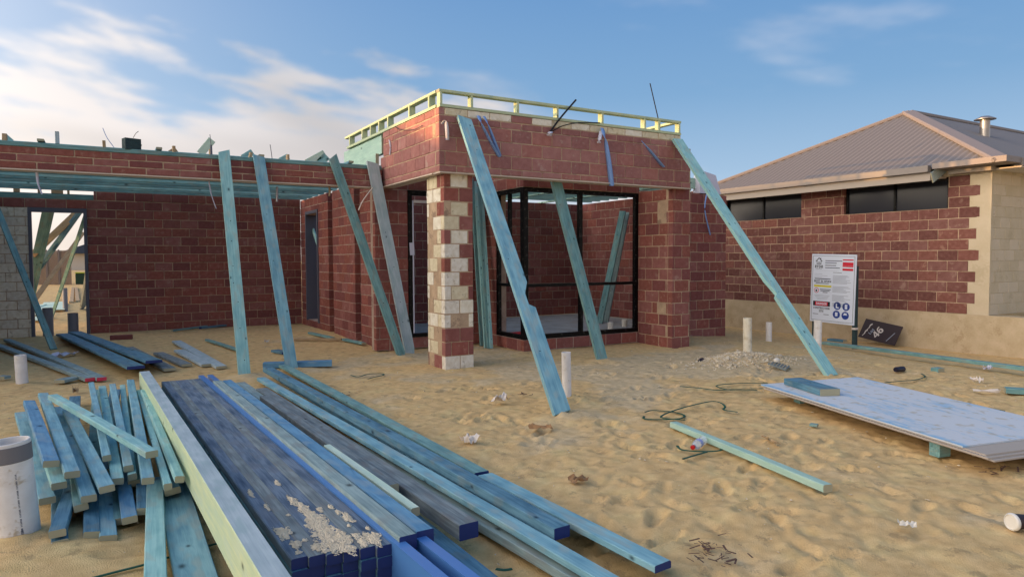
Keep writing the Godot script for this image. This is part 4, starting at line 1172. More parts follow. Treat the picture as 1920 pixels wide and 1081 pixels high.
func behind_door() -> void:
	# props on the far side of the garage wall, seen through the doorway
	var G := "props behind the doorway"
	var P := func(lbl: String, x0: float, y0: float, z0: float, x1: float, y1: float, w: float, m: String, z1 := 0.0):
		var foot := gp(x1, y1) if z1 == 0.0 else onz(x1, y1, z1)
		prop(lbl, G, onz(x0, y0, z0), foot, w, 0.045, m, Vector3(0, 0.3, 1))
	P.call("broad shaded plank seen through the doorway, leaning to the cream bricks", 92, 385, -15.5, 50, 575, 0.19, "teal", -17.2)
	P.call("brown plank rising across the doorway", 158, 385, -15.9, 60, 478, 0.12, "raw", -16.3)
	P.call("slim blue-grey batten crossing behind the doorway, upper", 156, 390, -15.6, 45, 545, 0.05, "blue", -16.9)
	P.call("slim blue-grey batten crossing behind the doorway, lower", 150, 392, -15.8, 40, 540, 0.05, "blue", -17.1)
	P.call("sunlit raw batten behind the doorway, upper of two", 156, 436, -19.0, 48, 588, 0.06, "raw", -18.0)
	P.call("sunlit raw batten behind the doorway, lower of two", 150, 440, -20.5, 62, 560, 0.05, "raw", -19.5)
	P.call("slim shaded prop standing steeply behind the doorway", 161, 400, -15.5, 95, 597, 0.06, "teal")
	P.call("weathered plank end propped behind the doorway's jamb", 172, 470, -16.6, 154, 578, 0.18, "weathered")
	# far fence of ribbed sheet
	var a := gp(20, 533.5)
	var b := gp(134, 533.5)
	var fence := thing("sheet_fence", "grey-brown ribbed metal fence seen far off through the doorway", "fence", a)
	var d := (b - a) / 5.0
	for k in 5:
		var st := begin()
		var rib := 12
		for i in rib:
			var p0 := d * (k + (i + 0.02) / rib)
			var p1 := d * (k + (i + 0.5) / rib)
			var p2 := d * (k + (i + 0.98) / rib)
			var out := Vector3(0, 0, 0.06)
			quad(st, p0, p1 + out, p1 + out + Vector3(0, 1.95, 0), p0 + Vector3(0, 1.95, 0))
			quad(st, p1 + out, p2, p2 + Vector3(0, 1.95, 0), p1 + out + Vector3(0, 1.95, 0))
		put("panel", st.commit(), M.fence, fence)
		put("post", box_mesh(Vector3(-0.04, -0.1, 0.03), Vector3(0.04, 2.0, 0.10)), M.fence, fence, Transform3D(Basis(), d * k))
	var hb := gp(175, 506)
	var fh := thing("brick_house", "distant pale house with dark roof beyond the far fence", "house", hb)
	put("wall", box_mesh(Vector3(-6, 0, -6), Vector3(8, 2.4, 0)), M.far_wall, fh)
	var st2 := begin()
	var e := [Vector3(-4.5, 2.4, 1), Vector3(9, 2.4, 1), Vector3(9, 2.4, -7), Vector3(-4.5, 2.4, -7)]
	var r0 := Vector3(0, 4.2, -3)
	var r1 := Vector3(5, 4.2, -3)
	quad(st2, e[0], e[1], r1, r0)
	tri(st2, e[3], e[0], r0)
	quad(st2, e[2], e[3], r0, r1)
	put("roof", st2.commit(), M.dark_room, fh)
	var bin := thing("wheelie_bin", "dark green wheelie bin with yellow-green lid far behind the doorway", "bin", gp(150, 533))
	put("body", cut_box(Vector3(0.45, 0.62, 0.5), 0.03), M.bin_green, bin, Transform3D(Basis(), Vector3(0, 0.33, 0)))
	put("lid", cut_box(Vector3(0.5, 0.06, 0.56), 0.02), M.bin_lid, bin, Transform3D(Basis(), Vector3(0, 0.67, 0)))
	G = "pale panels on the sunlit sand"
	for s in [[62, 590, 84, 578, 0.06], [64, 600, 86, 590, 0.05], [85, 580, 92, 566, 0.06], [96, 580, 100, 566, 0.06], [108, 580, 114, 565, 0.06], [60, 575, 76, 570, 0.08]]:
		loose("white panel offcut lying on the sunlit sand behind the doorway", "panel", G, Vector2(s[0], s[1]), Vector2(s[2], s[3]), s[4], s[4], 0.3, 0.03, "pale", "cut_end", "panel_offcut")
	G = "sunlit posts behind the doorway"
	for x in [[133, 565, 136, 538], [145, 563, 142, 538]]:
		loose("sunlit raw board lying on the sand beyond the doorway", "board", G, Vector2(x[0], x[1]), Vector2(x[2], x[3]), 0.05, 0.05, 0.12, 0.05, "raw")
	for p in [[122, 582, 0.62, 0.06, "grey post standing on the sand beyond the doorway"], [90, 628, 0.50, 0.085, "grey pipe end standing in front of the doorway, taller of two"], [137, 627, 0.40, 0.085, "grey pipe end standing in the doorway behind the blue stack"]]:
		var o := put("pipe_stub", lathe([Vector2(p[3] - 0.006, 0.0), Vector2(p[3] - 0.006, p[2] - 0.001), Vector2(p[3], p[2]), Vector2(p[3], -0.1)]), M.galv_dull, self, Transform3D(Basis(), gp(p[0], p[1])))
		tag(o, p[4], "pipe", "grey pipe stubs")

# ---------------------------------------------------------------- pipes, sign, sheets
func pipe(called: String, label: String, at: Vector3, h: float, r: float, m: Material, lean := Vector2.ZERO) -> Node3D:
	var w := 0.06 * r + 0.003
	var prof := [Vector2(r - w, -0.05), Vector2(r - w, h - 0.003), Vector2(r - w + 0.001, h), Vector2(r - 0.002, h), Vector2(r, h - 0.003), Vector2(r, -0.1)]
	prof.reverse()
	var o := put(called, lathe(prof, 32), m, self, Transform3D(Basis.from_euler(Vector3(lean.x, 0.4, lean.y)), at))
	tag(o, label, "pipe", "white plastic pipe stubs")
	return o
func pipes() -> void:
	pipe("pipe_stub", "short white pipe standing in the sand beside the long grey boards", gp(41, 721), 0.33, 0.058, M.pvc, Vector2(0, 0.03))
	pipe("pipe_stub", "white pipe standing behind the foot of the notched blue plank", gp(1063, 748), 0.46, 0.045, M.pvc, Vector2(0, 0.03))
	pipe("pipe_stub", "mud-smeared white pipe rising from the rubble heap", gp(1402, 676) + Vector3(0, -0.03, 0), 0.60, 0.056, M.pvc_muddy, Vector2(0, 0.04))
	pipe("pipe_stub", "small clean white pipe near the neighbour's footing", gp(1442, 631), 0.25, 0.05, M.pvc)
	pipe("pipe_stub", "white pipe standing before the construction sign", gp(1533, 652), 0.42, 0.058, M.pvc, Vector2(0, -0.04))
	var big := pipe("pipe_stub", "thick white pipe with a grey band at its rim beside the batten heap", gp(36, 1010) + Vector3(0, -0.02, 0), 0.51, 0.092, M.pvc, Vector2(-0.03, 0.06))
	put("rim_band", lathe([Vector2(0.0935, 0.415), Vector2(0.0945, 0.418), Vector2(0.0945, 0.49), Vector2(0.0935, 0.493)], 32), M.grey_tape, big)
	# printing down the side: rows of small grey marks
	var st := begin()
	for k in 46:
		if k % 7 == 6: continue
		var y := 0.06 + k * 0.0066
		var hgt := 0.0045 if k > 4 else 0.006
		bx(st, Vector3(-0.0035 - (0.002 if k < 4 else 0.0), y, 0.0922), Vector3(0.0035 + (0.002 if k < 4 else 0.0), y + hgt * (0.6 + 0.4 * sin(k * 2.7) ** 2), 0.0928))
	put("printed_line", st.commit(), M.grey_frame, big, Transform3D(Basis(Vector3(0, 1, 0), -0.12), Vector3.ZERO))

func lettering(par: Node, text: String, size: float, m: Material, at: Vector3, turn := 0.0, wide := 0.0, called := "lettering") -> void:
	var t := TextMesh.new()
	t.text = text
	var f := SystemFont.new()
	f.font_names = PackedStringArray(["Droid Sans"])
	f.font_weight = 700
	t.font = f
	t.font_size = 64
	t.pixel_size = size / 46.0
	t.depth = 0.001
	t.curve_step = 4.0
	var k := 1.0
	if wide > 0.0: k = wide / maxf(t.get_aabb().size.x, 0.001)
	put(called, t, m, par, Transform3D(Basis(Vector3(0, 0, 1), turn).scaled_local(Vector3(k, 1, 1)), at))
func bar(par: Node, x0: float, x1: float, y0: float, y1: float, m: Material, z := 0.0, called := "printed_line") -> void:
	put(called, box_mesh(Vector3(x0, y0, 0.0085 + z), Vector3(x1, y1, 0.0098 + z)), m, par)
func disc(par: Node, x: float, y: float, r: float, m: Material, z := 0.0, called := "symbol") -> Node3D:
	return put(called, lathe([Vector2(r, 0), Vector2(r, 0.0013), Vector2(0, 0.0013)], 28), m, par, Transform3D(Basis(Vector3(1, 0, 0), PI / 2), Vector3(x, y, 0.0085 + z)))
func site_sign() -> void:
	# board on two posts; local x along the board, z out of its face (towards the lot)
	var X := 10.5
	var bl := onx(1518, 600, X)
	var br := onx(1602, 612, X)
	var tl := onx(1524, 475, X)
	var tr := onx(1609, 477, X)
	var W := 0.82
	var H := 1.16
	var ctr := (bl + br + tl + tr) / 4
	var yaxis := ((tl + tr) - (bl + br)).normalized()
	var s := thing("construction_sign", "white construction site sign on two dark posts with DANGER panel", "sign", Vector3(ctr.x, -0.12, ctr.z))
	var face := put("board", cut_box(Vector3(W, H, 0.016), 0.003), M.sign_white, s, Transform3D(Basis(Vector3(0, 1, 0), -PI / 2) * Basis(Vector3(0, 0, 1), -0.025), Vector3(0, ctr.y + 0.12, 0)))
	for z in [-W / 2 + 0.05, W / 2 - 0.03]:
		put("post", box_mesh(Vector3(0.012, -0.1, z - 0.03), Vector3(0.075, H + 0.18 if z > 0 else 0.5, z + 0.03)), M.dark_green, s)
	put("tape", box_mesh(Vector3(0.005, 0.30, W / 2 - 0.065), Vector3(0.08, 0.335, W / 2 + 0.005)), M.off_white, s)
	var ink := M.ink as Material
	# border
	for b in [[-0.385, 0.385, 0.545, 0.55], [-0.385, 0.385, -0.55, -0.545]]: bar(face, b[0], b[1], b[2], b[3], ink, 0, "border_line")
	for b in [[-0.385, -0.38, -0.544, 0.544], [0.38, 0.385, -0.544, 0.544]]: bar(face, b[0], b[1], b[2], b[3], ink, 0, "border_line")
	# logo: a house outline over the name
	var st := begin()
	var hp := [[-0.33, 0.455], [-0.27, 0.515], [-0.21, 0.455]]
	for k in 2:
		var a := Vector3(hp[k][0], hp[k][1], 0.009)
		var b := Vector3(hp[k + 1][0], hp[k + 1][1], 0.009)
		bx(st, Vector3(-0.006, -0.0006, -a.distance_to(b) / 2), Vector3(0.006, 0.0006, a.distance_to(b) / 2), along(a, b, Vector3(0, 0, 1)))
	bx(st, Vector3(-0.312, 0.405, 0.0085), Vector3(-0.302, 0.465, 0.0097))
	bx(st, Vector3(-0.238, 0.405, 0.0085), Vector3(-0.228, 0.465, 0.0097))
	bx(st, Vector3(-0.302, 0.405, 0.0085), Vector3(-0.238, 0.414, 0.0097))
	bx(st, Vector3(-0.245, 0.49, 0.0085), Vector3(-0.232, 0.515, 0.0097))
	put("logo", st.commit(), ink, face)
	disc(face, -0.27, 0.435, 0.012, ink, 0, "logo")
	lettering(face, "RYDR", 0.05, ink, Vector3(-0.27, 0.365, 0.009), 0, 0.155)
	bar(face, -0.33, -0.21, 0.325, 0.329, M.ink_grey)
	# lines of small print, too fine to read in the photograph
	for l in [[-0.15, 0.16, 0.462], [-0.15, 0.06, 0.425], [-0.15, 0.05, 0.385], [-0.15, 0.12, 0.345]]: bar(face, l[0], l[1], l[2], l[2] + 0.013, M.ink_grey)
	var pr := RandomNumberGenerator.new()
	pr.seed = 3
	for k in 30:
		if k in [0, 9, 10, 17, 18, 25]: continue
		bar(face, 0.0, 0.3 + pr.randf_range(-0.1, 0.03), 0.24 - k * 0.0185, 0.247 - k * 0.0185, M.ink_pale)
	bar(face, 0.0, 0.16, 0.27, 0.277, M.ink_grey)
	for k in 4: bar(face, -0.35, -0.2 + 0.1 * (k % 2), 0.24 - k * 0.03, 0.245 - k * 0.03, M.ink_pale)
	bar(face, -0.36, 0.1, 0.30, 0.302, M.ink_pale)
	# red contact block
	for k in [[0.49, 0.02], [0.425, 0.05], [0.385, 0.024], [0.33, 0.036]]: bar(face, 0.17, 0.36, k[0] - k[1] / 2, k[0] + k[1] / 2, M.sign_red, 0, "red_panel")
	bar(face, -0.34, -0.04, 0.155, 0.168, M.ink_grey)
	lettering(face, "MUST BE WORN", 0.036, ink, Vector3(-0.19, 0.118, 0.009), 0, 0.32)
	bar(face, -0.32, -0.07, 0.078, 0.09, M.ink_grey)
	bar(face, -0.35, -0.02, 0.02, 0.052, M.sign_yellow, 0, "yellow_panel")
	var no := disc(face, -0.3, -0.04, 0.045, M.sign_red, 0)
	disc(face, -0.3, -0.04, 0.036, M.sign_white, 0.001)
	disc(face, -0.3, -0.045, 0.018, ink, 0.002)
	for k in [[-0.235, -0.03, -0.02], [-0.225, -0.05, -0.045], [-0.18, -0.09, -0.07]]: bar(face, k[0], k[1], k[2] - 0.006, k[2] + 0.006, M.ink_grey)
	for k in 4: bar(face, -0.34 + 0.02 * k, -0.05 - 0.015 * k, -0.125 - k * 0.022, -0.119 - k * 0.022, M.ink_pale)
	bar(face, -0.355, -0.035, -0.305, -0.225, ink, 0, "danger_panel")
	bar(face, -0.315, -0.075, -0.297, -0.233, M.sign_red, 0.0012, "danger_panel")
	lettering(face, "DANGER", 0.042, M.sign_white, Vector3(-0.195, -0.265, 0.0115), 0, 0.2)
	lettering(face, "CONSTRUCTION", 0.036, ink, Vector3(-0.195, -0.342, 0.009), 0, 0.31)
	lettering(face, "SITE", 0.036, ink, Vector3(-0.195, -0.392, 0.009), 0, 0.085)
	bar(face, -0.355, -0.25, -0.45, -0.441, M.ink_grey)
	bar(face, -0.15, -0.05, -0.45, -0.441, M.ink_grey)
	# four blue duty symbols: boot, vest, mask, helmet
	for k in [[0.10, -0.28], [0.26, -0.285], [0.09, -0.425], [0.25, -0.43]]: disc(face, k[0], k[1], 0.066, M.sign_blue, 0)
	var ic := begin()
	bx(ic, Vector3(0.075, -0.30, 0.0099), Vector3(0.098, -0.24, 0.0108))
	bx(ic, Vector3(0.075, -0.32, 0.0099), Vector3(0.13, -0.3002, 0.0108))
	bx(ic, Vector3(0.238, -0.325, 0.0099), Vector3(0.282, -0.245, 0.0108))
	bx(ic, Vector3(0.068, -0.455, 0.0099), Vector3(0.112, -0.39, 0.0108))
	bx(ic, Vector3(0.212, -0.425, 0.0099), Vector3(0.288, -0.416, 0.0108))
	bx(ic, Vector3(0.225, -0.4158, 0.0099), Vector3(0.275, -0.39, 0.0108))
	put("symbol", ic.commit(), M.sign_white, face)
	# fallen lot sign against the footing
	var p := onx(1648, 634, 11.6)
	var lot := thing("lot_sign", "dark brown lot number sign fallen on its side against the footing", "sign", Vector3(11.62, -0.14, p.z))
	var bd := put("board", cut_box(Vector3(0.70, 0.36, 0.012), 0.002), M.sign_brown, lot, Transform3D(Basis(Vector3(0, 1, 0), -PI / 2) * Basis(Vector3(1, 0, 0), -0.45) * Basis(Vector3(0, 0, 1), -0.14), Vector3(0.02, 0.20, 0)))
	lettering(bd, "46", 0.13, M.off_white, Vector3(-0.03, -0.02, 0.0065), 1.15)
	lettering(bd, "Lot", 0.055, M.ink_pale, Vector3(-0.15, -0.03, 0.0065), 1.15)
	for k in 6: put("pale_mark", cut_box(Vector3(0.05, 0.012 + 0.006 * (k % 3), 0.001), 0.0003), M.off_white, bd, Transform3D(Basis(Vector3(0, 0, 1), 1.1 + 0.4 * sin(k * 2.0)), Vector3(-0.27 + k * 0.013, -0.12 + k * 0.042, 0.0066)))
	put("pale_mark", cut_box(Vector3(0.2, 0.012, 0.001), 0.0003), M.ink_pale, bd, Transform3D(Basis(Vector3(0, 0, 1), 1.1), Vector3(0.22, -0.05, 0.0066)))
	# long green board on the sand below the signs
	loose("long faded green board lying on the sand below the site sign", "board", "", Vector2(1545, 640), Vector2(1960, 692), -0.02, 0.10, 0.10, 0.045, "teal")
	loose("dark blue offcut on the sand behind the mud-free sign pipe", "board", "", Vector2(1555, 634), Vector2(1585, 637), -0.04, -0.04, 0.12, 0.04, "blue")

func sheets() -> void:
	var h := 0.135
	var A := gp(1427, 720, h)
	var B := gp(1612, 706, h)
	var e := (B - A).normalized()
	var d := Vector3(-e.z, 0, e.x)
	if d.z < 0: d = -d
	d = d.rotated(Vector3.UP, -0.06)
	var N := gp(1806, 836, h)
	d = (N - A).normalized()
	for k in 4:
		var w := 1.2 if k < 3 else 1.16
		var l := 2.4 if k else A.distance_to(N)
		var st := begin()
		var o := A + Vector3(0, -0.0105 * k - 0.0105, 0) + (e * 0.012 * sin(k * 2.3) + d * 0.03 * k)
		var pts := [o, o + e * w, o + e * w + d * l, o + d * l]
		var up := Vector3(0, 0.010, 0)
		quad(st, pts[3] + up, pts[2] + up, pts[1] + up, pts[0] + up, Rect2(0.01, 0.99, 0.98, -0.98))
		for i in 4: quad(st, pts[(i + 1) % 4], pts[i], pts[i] + up, pts[(i + 1) % 4] + up)
		quad(st, pts[0], pts[1], pts[2], pts[3])
		var s := put("wall_sheet", st.commit(), M.sheet if k == 0 else M.sheet_edge, self)
		tag(s, "blue-streaked white sheet on top of the stack raised on blocks" if k == 0 else ["", "second sheet of the stack, right under the blue-streaked one", "middle grey wallboard sheet of the stack", "lowest grey wallboard sheet, resting on the blocks"][k], "sheet", "" if k == 0 else "stacked wallboard sheets")
	for p in [[0.25, 0.3], [0.08, 2.02], [0.9, 1.3]]:
		var c: Vector3 = A + e * p[0] + d * p[1]
		var o := put("timber_block", board_mesh(0.10, 0.08, 0.095, Vector2(0, p[1])), null, self, along(Vector3(c.x, 0.042, c.z) - e * 0.05, Vector3(c.x, 0.042, c.z) + e * 0.05))
		o.set_surface_override_material(0, M.teal)
		o.set_surface_override_material(1, M.teal)
		tag(o, "green timber block under the stack of sheets", "block", "blocks under the sheets")
	# thick offcut lying on the sheets
	loose("thick blue offcut with pale sawn end lying on the sheets", "offcut", "", Vector2(1487, 708), Vector2(1557, 729), 0.197, 0.197, 0.19, 0.06, "blue", "cut_end", "timber_offcut")

# ---------------------------------------------------------------- small things on the sand
func scrap(label: String, category: String, called: String, px: float, py: float, sx: float, sz: float, m: Material, curl := 0.03, group := "") -> void:
	var c := gp(px, py, 0.01)
	var st := begin()
	var n := 6
	var g := []
	var f := noise(4.0, 2, int(px))
	for j in n + 1:
		for i in n + 1:
			var u := float(i) / n - 0.5
			var v := float(j) / n - 0.5
			var rag := 1.0 + 0.25 * f.get_noise_2d(u * 2.0 + 5.0, v * 2.0)
			g.append(Vector3(u * sx * rag, maxf(0.002, curl * (0.5 + f.get_noise_2d(u * 0.5, v * 0.5 + 3.0) * 1.3)), v * sz * rag))
	for j in n:
		for i in n:
			var a := j * (n + 1) + i
			quad(st, g[a + n + 1], g[a + n + 2], g[a + 1], g[a])
	var o := put(called, st.commit(), m, self, Transform3D(Basis(Vector3(0, 1, 0), f.get_noise_1d(px) * 6.0), c))
	tag(o, label, category, group)
func litter() -> void:
	# lone green batten with the plastic bottle against it
	loose("pale green batten lying alone on the open sand", "batten", "", Vector2(1263, 790), Vector2(1553, 908), 0.055, 0.055, 0.065, 0.045, "sage", "cut_end", "timber_batten")
	var bt := thing("plastic_bottle", "clear crumpled drink bottle with red cap lying by the lone batten", "bottle", gp(1310, 831, 0.034))
	bt.basis = Basis(Vector3(0, 1, 0), 0.45) * Basis(Vector3(0, 0, 1), PI / 2)
	put("body", lathe([Vector2(0.0, -0.11), Vector2(0.028, -0.11), Vector2(0.033, -0.10), Vector2(0.031, -0.05), Vector2(0.033, -0.02), Vector2(0.033, 0.04), Vector2(0.026, 0.07), Vector2(0.013, 0.095), Vector2(0.012, 0.11)]), M.clear, bt)
	put("cap", lathe([Vector2(0.0155, 0.105), Vector2(0.0155, 0.128), Vector2(0.0, 0.129)]), M.red_plastic, bt)
	put("label_band", lathe([Vector2(0.0335, -0.015), Vector2(0.0335, 0.035)]), M.label_blue, bt)
	# green packing straps
	var G := "green packing straps"
	var strap := func(label: String, pts: Array):
		var w := []
		for p in pts: w.append(gp(p[0], p[1], p[2] if p.size() > 2 else 0.012))
		var o := put("packing_strap", tube(w, 0.011, 0.3), M.strap_green, self)
		tag(o, label, "strap", G)
	strap.call("green packing strap looped on the sand at the end of the lone batten", [[1210, 772], [1225, 769], [1262, 772], [1283, 778], [1276, 784], [1245, 786], [1210, 785], [1208, 780]])
	strap.call("green packing strap arching from the loop towards the sheets", [[1285, 787], [1240, 782, 0.02], [1262, 770, 0.03], [1300, 759, 0.05], [1335, 752, 0.06], [1352, 755, 0.05], [1360, 762, 0.03], [1358, 768], [1383, 772]])
	strap.call("green packing strap running out from under the corner of the sheets", [[1275, 724], [1310, 727], [1345, 731], [1380, 729], [1435, 728]])
	strap.call("green packing strap bent back beside the corner of the sheets", [[1440, 718], [1390, 718], [1350, 721], [1346, 725], [1372, 731], [1420, 731]])
	strap.call("green packing strap end lying below the plastic bottle", [[1270, 835], [1280, 843], [1320, 846], [1350, 844], [1353, 840]])
	strap.call("short green packing strap lying lowest below the bottle", [[1281, 860], [1300, 854], [1325, 847]])
	strap.call("green packing strap twisted on the sand between the fan and the pillar", [[658, 703], [672, 706], [690, 701], [715, 700], [718, 703], [700, 707], [690, 710]])
	strap.call("dark green strap curling beyond the sheets", [[1660, 717], [1690, 714], [1715, 712], [1735, 706], [1728, 700]])
	strap.call("green strap along the far edge of the sheets", [[1790, 752], [1820, 757], [1850, 764], [1885, 770]])
	strap.call("green strap crossing the sand under the wide plank", [[165, 1085], [215, 1072], [270, 1058], [330, 1040], [400, 1020], [425, 1016]])
	strap.call("green strap on the sand between the boards of the fan", [[930, 1066], [945, 1068], [960, 1066]])
	# cup, cans, cartons
	var cup := thing("coffee_cup", "dark takeaway cup with white lid lying on its side", "cup", gp(1900, 978, 0.04))
	cup.basis = Basis(Vector3(0, 1, 0), -0.35) * Basis(Vector3(0, 0, 1), PI / 2 - 0.03)
	put("body", lathe([Vector2(0.0, -0.12), Vector2(0.029, -0.12), Vector2(0.041, 0.0)]), M.sign_brown, cup)
	put("lid", lathe([Vector2(0.043, -0.004), Vector2(0.044, 0.006), Vector2(0.040, 0.013), Vector2(0.037, 0.015), Vector2(0.035, 0.010), Vector2(0.0, 0.010)]), M.white_paint, cup)
	for c in [[1315, 676, 0.6, "dark crushed drink can beside the rubble heap"], [1687, 692, -0.1, "dark drink can on the sand beyond the sheets"]]:
		var o := put("drink_can", lathe([Vector2(0.0, -0.08), Vector2(0.026, -0.08), Vector2(0.032, -0.07), Vector2(0.032, 0.06), Vector2(0.025, 0.075), Vector2(0.0, 0.072)]), M.can_dark, self, Transform3D(Basis(Vector3(0, 1, 0), c[2]) * Basis(Vector3(0, 0, 1), PI / 2), gp(c[0], c[1], 0.03)))
		tag(o, c[3], "can")
	var tool_box := put("tool_case", cut_box(Vector3(0.34, 0.09, 0.24), 0.012), M.red_plastic, self, Transform3D(Basis(Vector3(0, 1, 0), 0.25), Vector3(5.50, 0.167, -9.12)))
	tag(tool_box, "red tool case on the slab inside the corner window", "case")
	for p in [[1171, 612, 0.03, 0.13, "white paint tin on the slab by the window jamb"], [1145, 617, 0.03, 0.12, "white cup on the slab near the paint tin"]]:
		var q := gp(p[0], p[1], 0.12)
		var o := put("paint_tin", lathe([Vector2(0.0, 0.0), Vector2(p[2] + 0.02, 0.0), Vector2(p[2] + 0.02, p[3]), Vector2(p[2] + 0.015, p[3] + 0.004), Vector2(0.0, p[3])]), M.white_paint, self, Transform3D(Basis(), q))
		tag(o, p[4], "tin")
	var cr2 := thing("milk_crate_lid", "broken brown slatted tray lying by the rubble heap", "tray", gp(1461, 692, 0.0))
	for k in 6: put("slat", cut_box(Vector3(0.24, 0.012, 0.022), 0.002), M.weathered, cr2, Transform3D(Basis(Vector3(0, 1, 0), 0.5) * Basis(Vector3(1, 0, 0), 0.3), Vector3(0, 0.03 + k * 0.008, 0) + Vector3(0.5, 0, 0.85) * (0.1 - k * 0.035)))
	put("frame", cut_box(Vector3(0.02, 0.02, 0.22), 0.002), M.weathered, cr2, Transform3D(Basis(Vector3(0, 1, 0), 0.5) * Basis(Vector3(1, 0, 0), 0.3), Vector3(-0.1, 0.045, 0.05)))
	put("paper_wad", lathe([Vector2(0.0, -0.03), Vector2(0.035, -0.015), Vector2(0.04, 0.015), Vector2(0.0, 0.035)], 9), M.white_paint, cr2, Transform3D(Basis(), Vector3(0.02, 0.10, -0.05)))
	scrap("torn grey cement bag scrap on the sand", "paper scrap", "paper_scrap", 880, 828, 0.14, 0.09, M.off_white, 0.05, "paper scraps")
	scrap("curled brown card scrap near the foot of the notched plank", "card scrap", "card_scrap", 1013, 803, 0.18, 0.06, M.card, 0.03, "card scraps")
	scrap("brown card scrap lying on the trodden sand near the fan's near end", "card scrap", "card_scrap", 1086, 901, 0.12, 0.06, M.card, 0.03, "card scraps")
	scrap("white torn paper scrap on the open sand near the takeaway cup", "paper scrap", "paper_scrap", 1702, 987, 0.08, 0.03, M.white_paint, 0.03, "paper scraps")
	scrap("pale timber splinter lying near the lone batten", "splinter", "timber_splinter", 1445, 826, 0.22, 0.03, M.raw, 0.02)
	scrap("pinkish paper scrap beyond the sheets", "paper scrap", "paper_scrap", 1852, 692, 0.16, 0.07, M.strap_white, 0.05, "paper scraps")
	scrap("white torn wrapper beyond the sheets beside the pinkish scrap", "paper scrap", "paper_scrap", 1832, 716, 0.12, 0.08, M.off_white, 0.05, "paper scraps")
	scrap("grey plastic strip lying beyond the sheets", "paper scrap", "paper_scrap", 1850, 735, 0.22, 0.06, M.off_white, 0.03, "paper scraps")
	scrap("crumpled white wrapper behind the fan of boards", "paper scrap", "paper_scrap", 500, 641, 0.09, 0.05, M.white_paint, 0.04, "paper scraps")
	scrap("crushed grey bag beside the notched plank", "paper scrap", "paper_scrap", 940, 752, 0.16, 0.10, M.off_white, 0.06, "paper scraps")
	scrap("mauve plastic sheet lying by the grey boards", "plastic sheet", "plastic_sheet", 120, 667, 0.3, 0.14, M.strap_white, 0.05)
	scrap("pale wood chip beside the batten heap", "splinter", "timber_splinter", 141, 735, 0.08, 0.05, M.raw, 0.05)
	loose("green block on the sand beyond the sheets", "block", "", Vector2(1752, 688), Vector2(1766, 690), 0.04, 0.04, 0.12, 0.08, "teal", "cut_end", "timber_block")
	loose("green board lying at the edge beyond the sheets", "board", "", Vector2(1885, 726), Vector2(1990, 733), 0.05, 0.05, 0.13, 0.05, "teal")
	loose("teal chip of timber lying between batten and sheets", "offcut", "", Vector2(1520, 793), Vector2(1534, 795), 0.02, 0.02, 0.05, 0.02, "teal", "cut_end", "timber_offcut")
	# broken mortar in a heap round the muddy pipe
	var rb := begin()
	var lr := RandomNumberGenerator.new()
	lr.seed = 21
	for k in 1700:
		var x := 7.05 + lr.randfn(0.0, 0.33)
		var z := -6.12 + lr.randfn(0.0, 0.18)
		var s := lr.randf_range(0.004, 0.022) * (1.9 if lr.randf() < 0.06 else 1.0)
		var b := Basis.from_euler(Vector3(lr.randf_range(0, 6), lr.randf_range(0, 6), lr.randf_range(0, 6)))
		rb.append_from(lump(k % 5), 0, Transform3D(b.scaled(Vector3.ONE * s), Vector3(x, base_h(x, z) - 0.008 + s * 0.3, z)))
	var heap := put("mortar_rubble", rb.commit(), M.rubble, self)
	tag(heap, "heap of broken grey mortar round the muddy pipe", "rubble", "", "stuff")
	var sd := begin()
	for k in 700:
		var x := lr.randf_range(-1.2, 9.5)
		var z := lr.randf_range(-9.0, -2.0)
		var s := lr.randf_range(0.003, 0.010)
		sd.append_from(lump(k % 5), 0, Transform3D(Basis.from_euler(Vector3(lr.randf() * 6, lr.randf() * 6, 0)).scaled(Vector3(s, s * 0.7, s * lr.randf_range(0.7, 2.5))), Vector3(x, base_h(x, z) - 0.004, z)))
	var gr := put("gravel", sd.commit(), M.rubble, self)
	tag(gr, "scattered small chips of stone and mortar on the sand", "gravel", "", "stuff")
	var lf := begin()
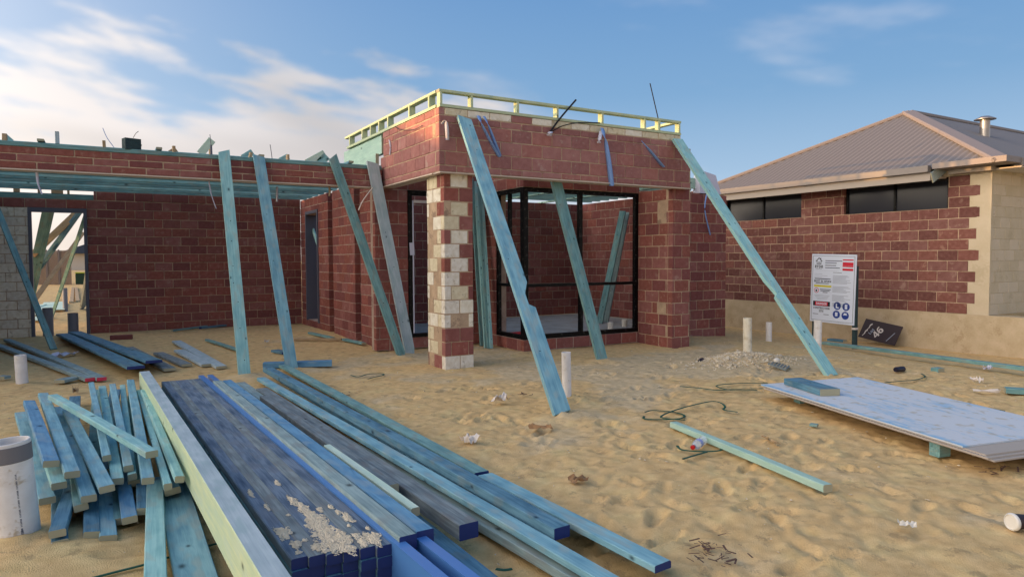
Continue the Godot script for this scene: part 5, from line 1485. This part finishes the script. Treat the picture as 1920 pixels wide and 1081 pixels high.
	for q in [[1335, 1040, 0.14, 26], [1310, 1022, 0.12, 10], [1360, 1055, 0.08, 8], [640, 742, 0.1, 16], [985, 740, 0.08, 12], [1860, 880, 0.2, 18]]:
		var c := gp(q[0], q[1], 0.0)
		for k in q[3]:
			var b := Basis.from_euler(Vector3(lr.randf_range(-0.4, 0.4), lr.randf() * TAU, lr.randf_range(-0.4, 0.4)))
			lf.append_from(cut_box(Vector3(0.045, 0.002, 0.009), 0.0005), 0, Transform3D(b.scaled(Vector3(1, 1, 1) * lr.randf_range(0.35, 1.3)), c + Vector3(lr.randfn(0, q[2] * 0.5), lr.randf_range(0.002, 0.02), lr.randfn(0, q[2] * 0.3))))
	var lo := put("leaf_litter", lf.commit(), M.leaf, self)
	tag(lo, "clumps of dry brown leaves and splinters on the sand", "leaves", "", "stuff")
	# plastic-wrapped bundle on the set-back wall
	var wb := thing("wrapped_bundle", "white plastic-wrapped bundle standing on the set-back wall beside the porch", "bundle", onz(1322, 363, -8.86))
	var wm := begin()
	var prof := [Vector3(-0.17, 0, 0.05), Vector3(0.36, 0, 0.05), Vector3(0.36, 0.02, -0.12), Vector3(-0.17, 0.02, -0.12)]
	var tp := [Vector3(-0.17, 0.42, 0.02), Vector3(0.24, 0.34, 0.03), Vector3(0.24, 0.34, -0.1), Vector3(-0.17, 0.44, -0.1)]
	for k in 4: quad(wm, prof[k], prof[(k + 1) % 4], tp[(k + 1) % 4], tp[k])
	quad(wm, tp[0], tp[1], tp[2], tp[3])
	put("wrapping", wm.commit(), M.strap_white, wb)
var lumps := []
func lump(k: int) -> Mesh:
	if lumps.is_empty():
		var r := RandomNumberGenerator.new()
		r.seed = 4
		for i in 5:
			var st := begin()
			var p := []
			for v in [Vector3(1, 0, 0), Vector3(-1, 0, 0), Vector3(0, 1, 0), Vector3(0, -1, 0), Vector3(0, 0, 1), Vector3(0, 0, -1)]: p.append(v * r.randf_range(0.6, 1.2) + Vector3(r.randf_range(-0.3, 0.3), r.randf_range(-0.3, 0.3), r.randf_range(-0.3, 0.3)))
			for f in [[0, 2, 4], [2, 1, 4], [1, 3, 4], [3, 0, 4], [2, 0, 5], [1, 2, 5], [3, 1, 5], [0, 3, 5]]: tri(st, p[f[0]], p[f[1]], p[f[2]])
			lumps.append(st.commit())
	return lumps[k]
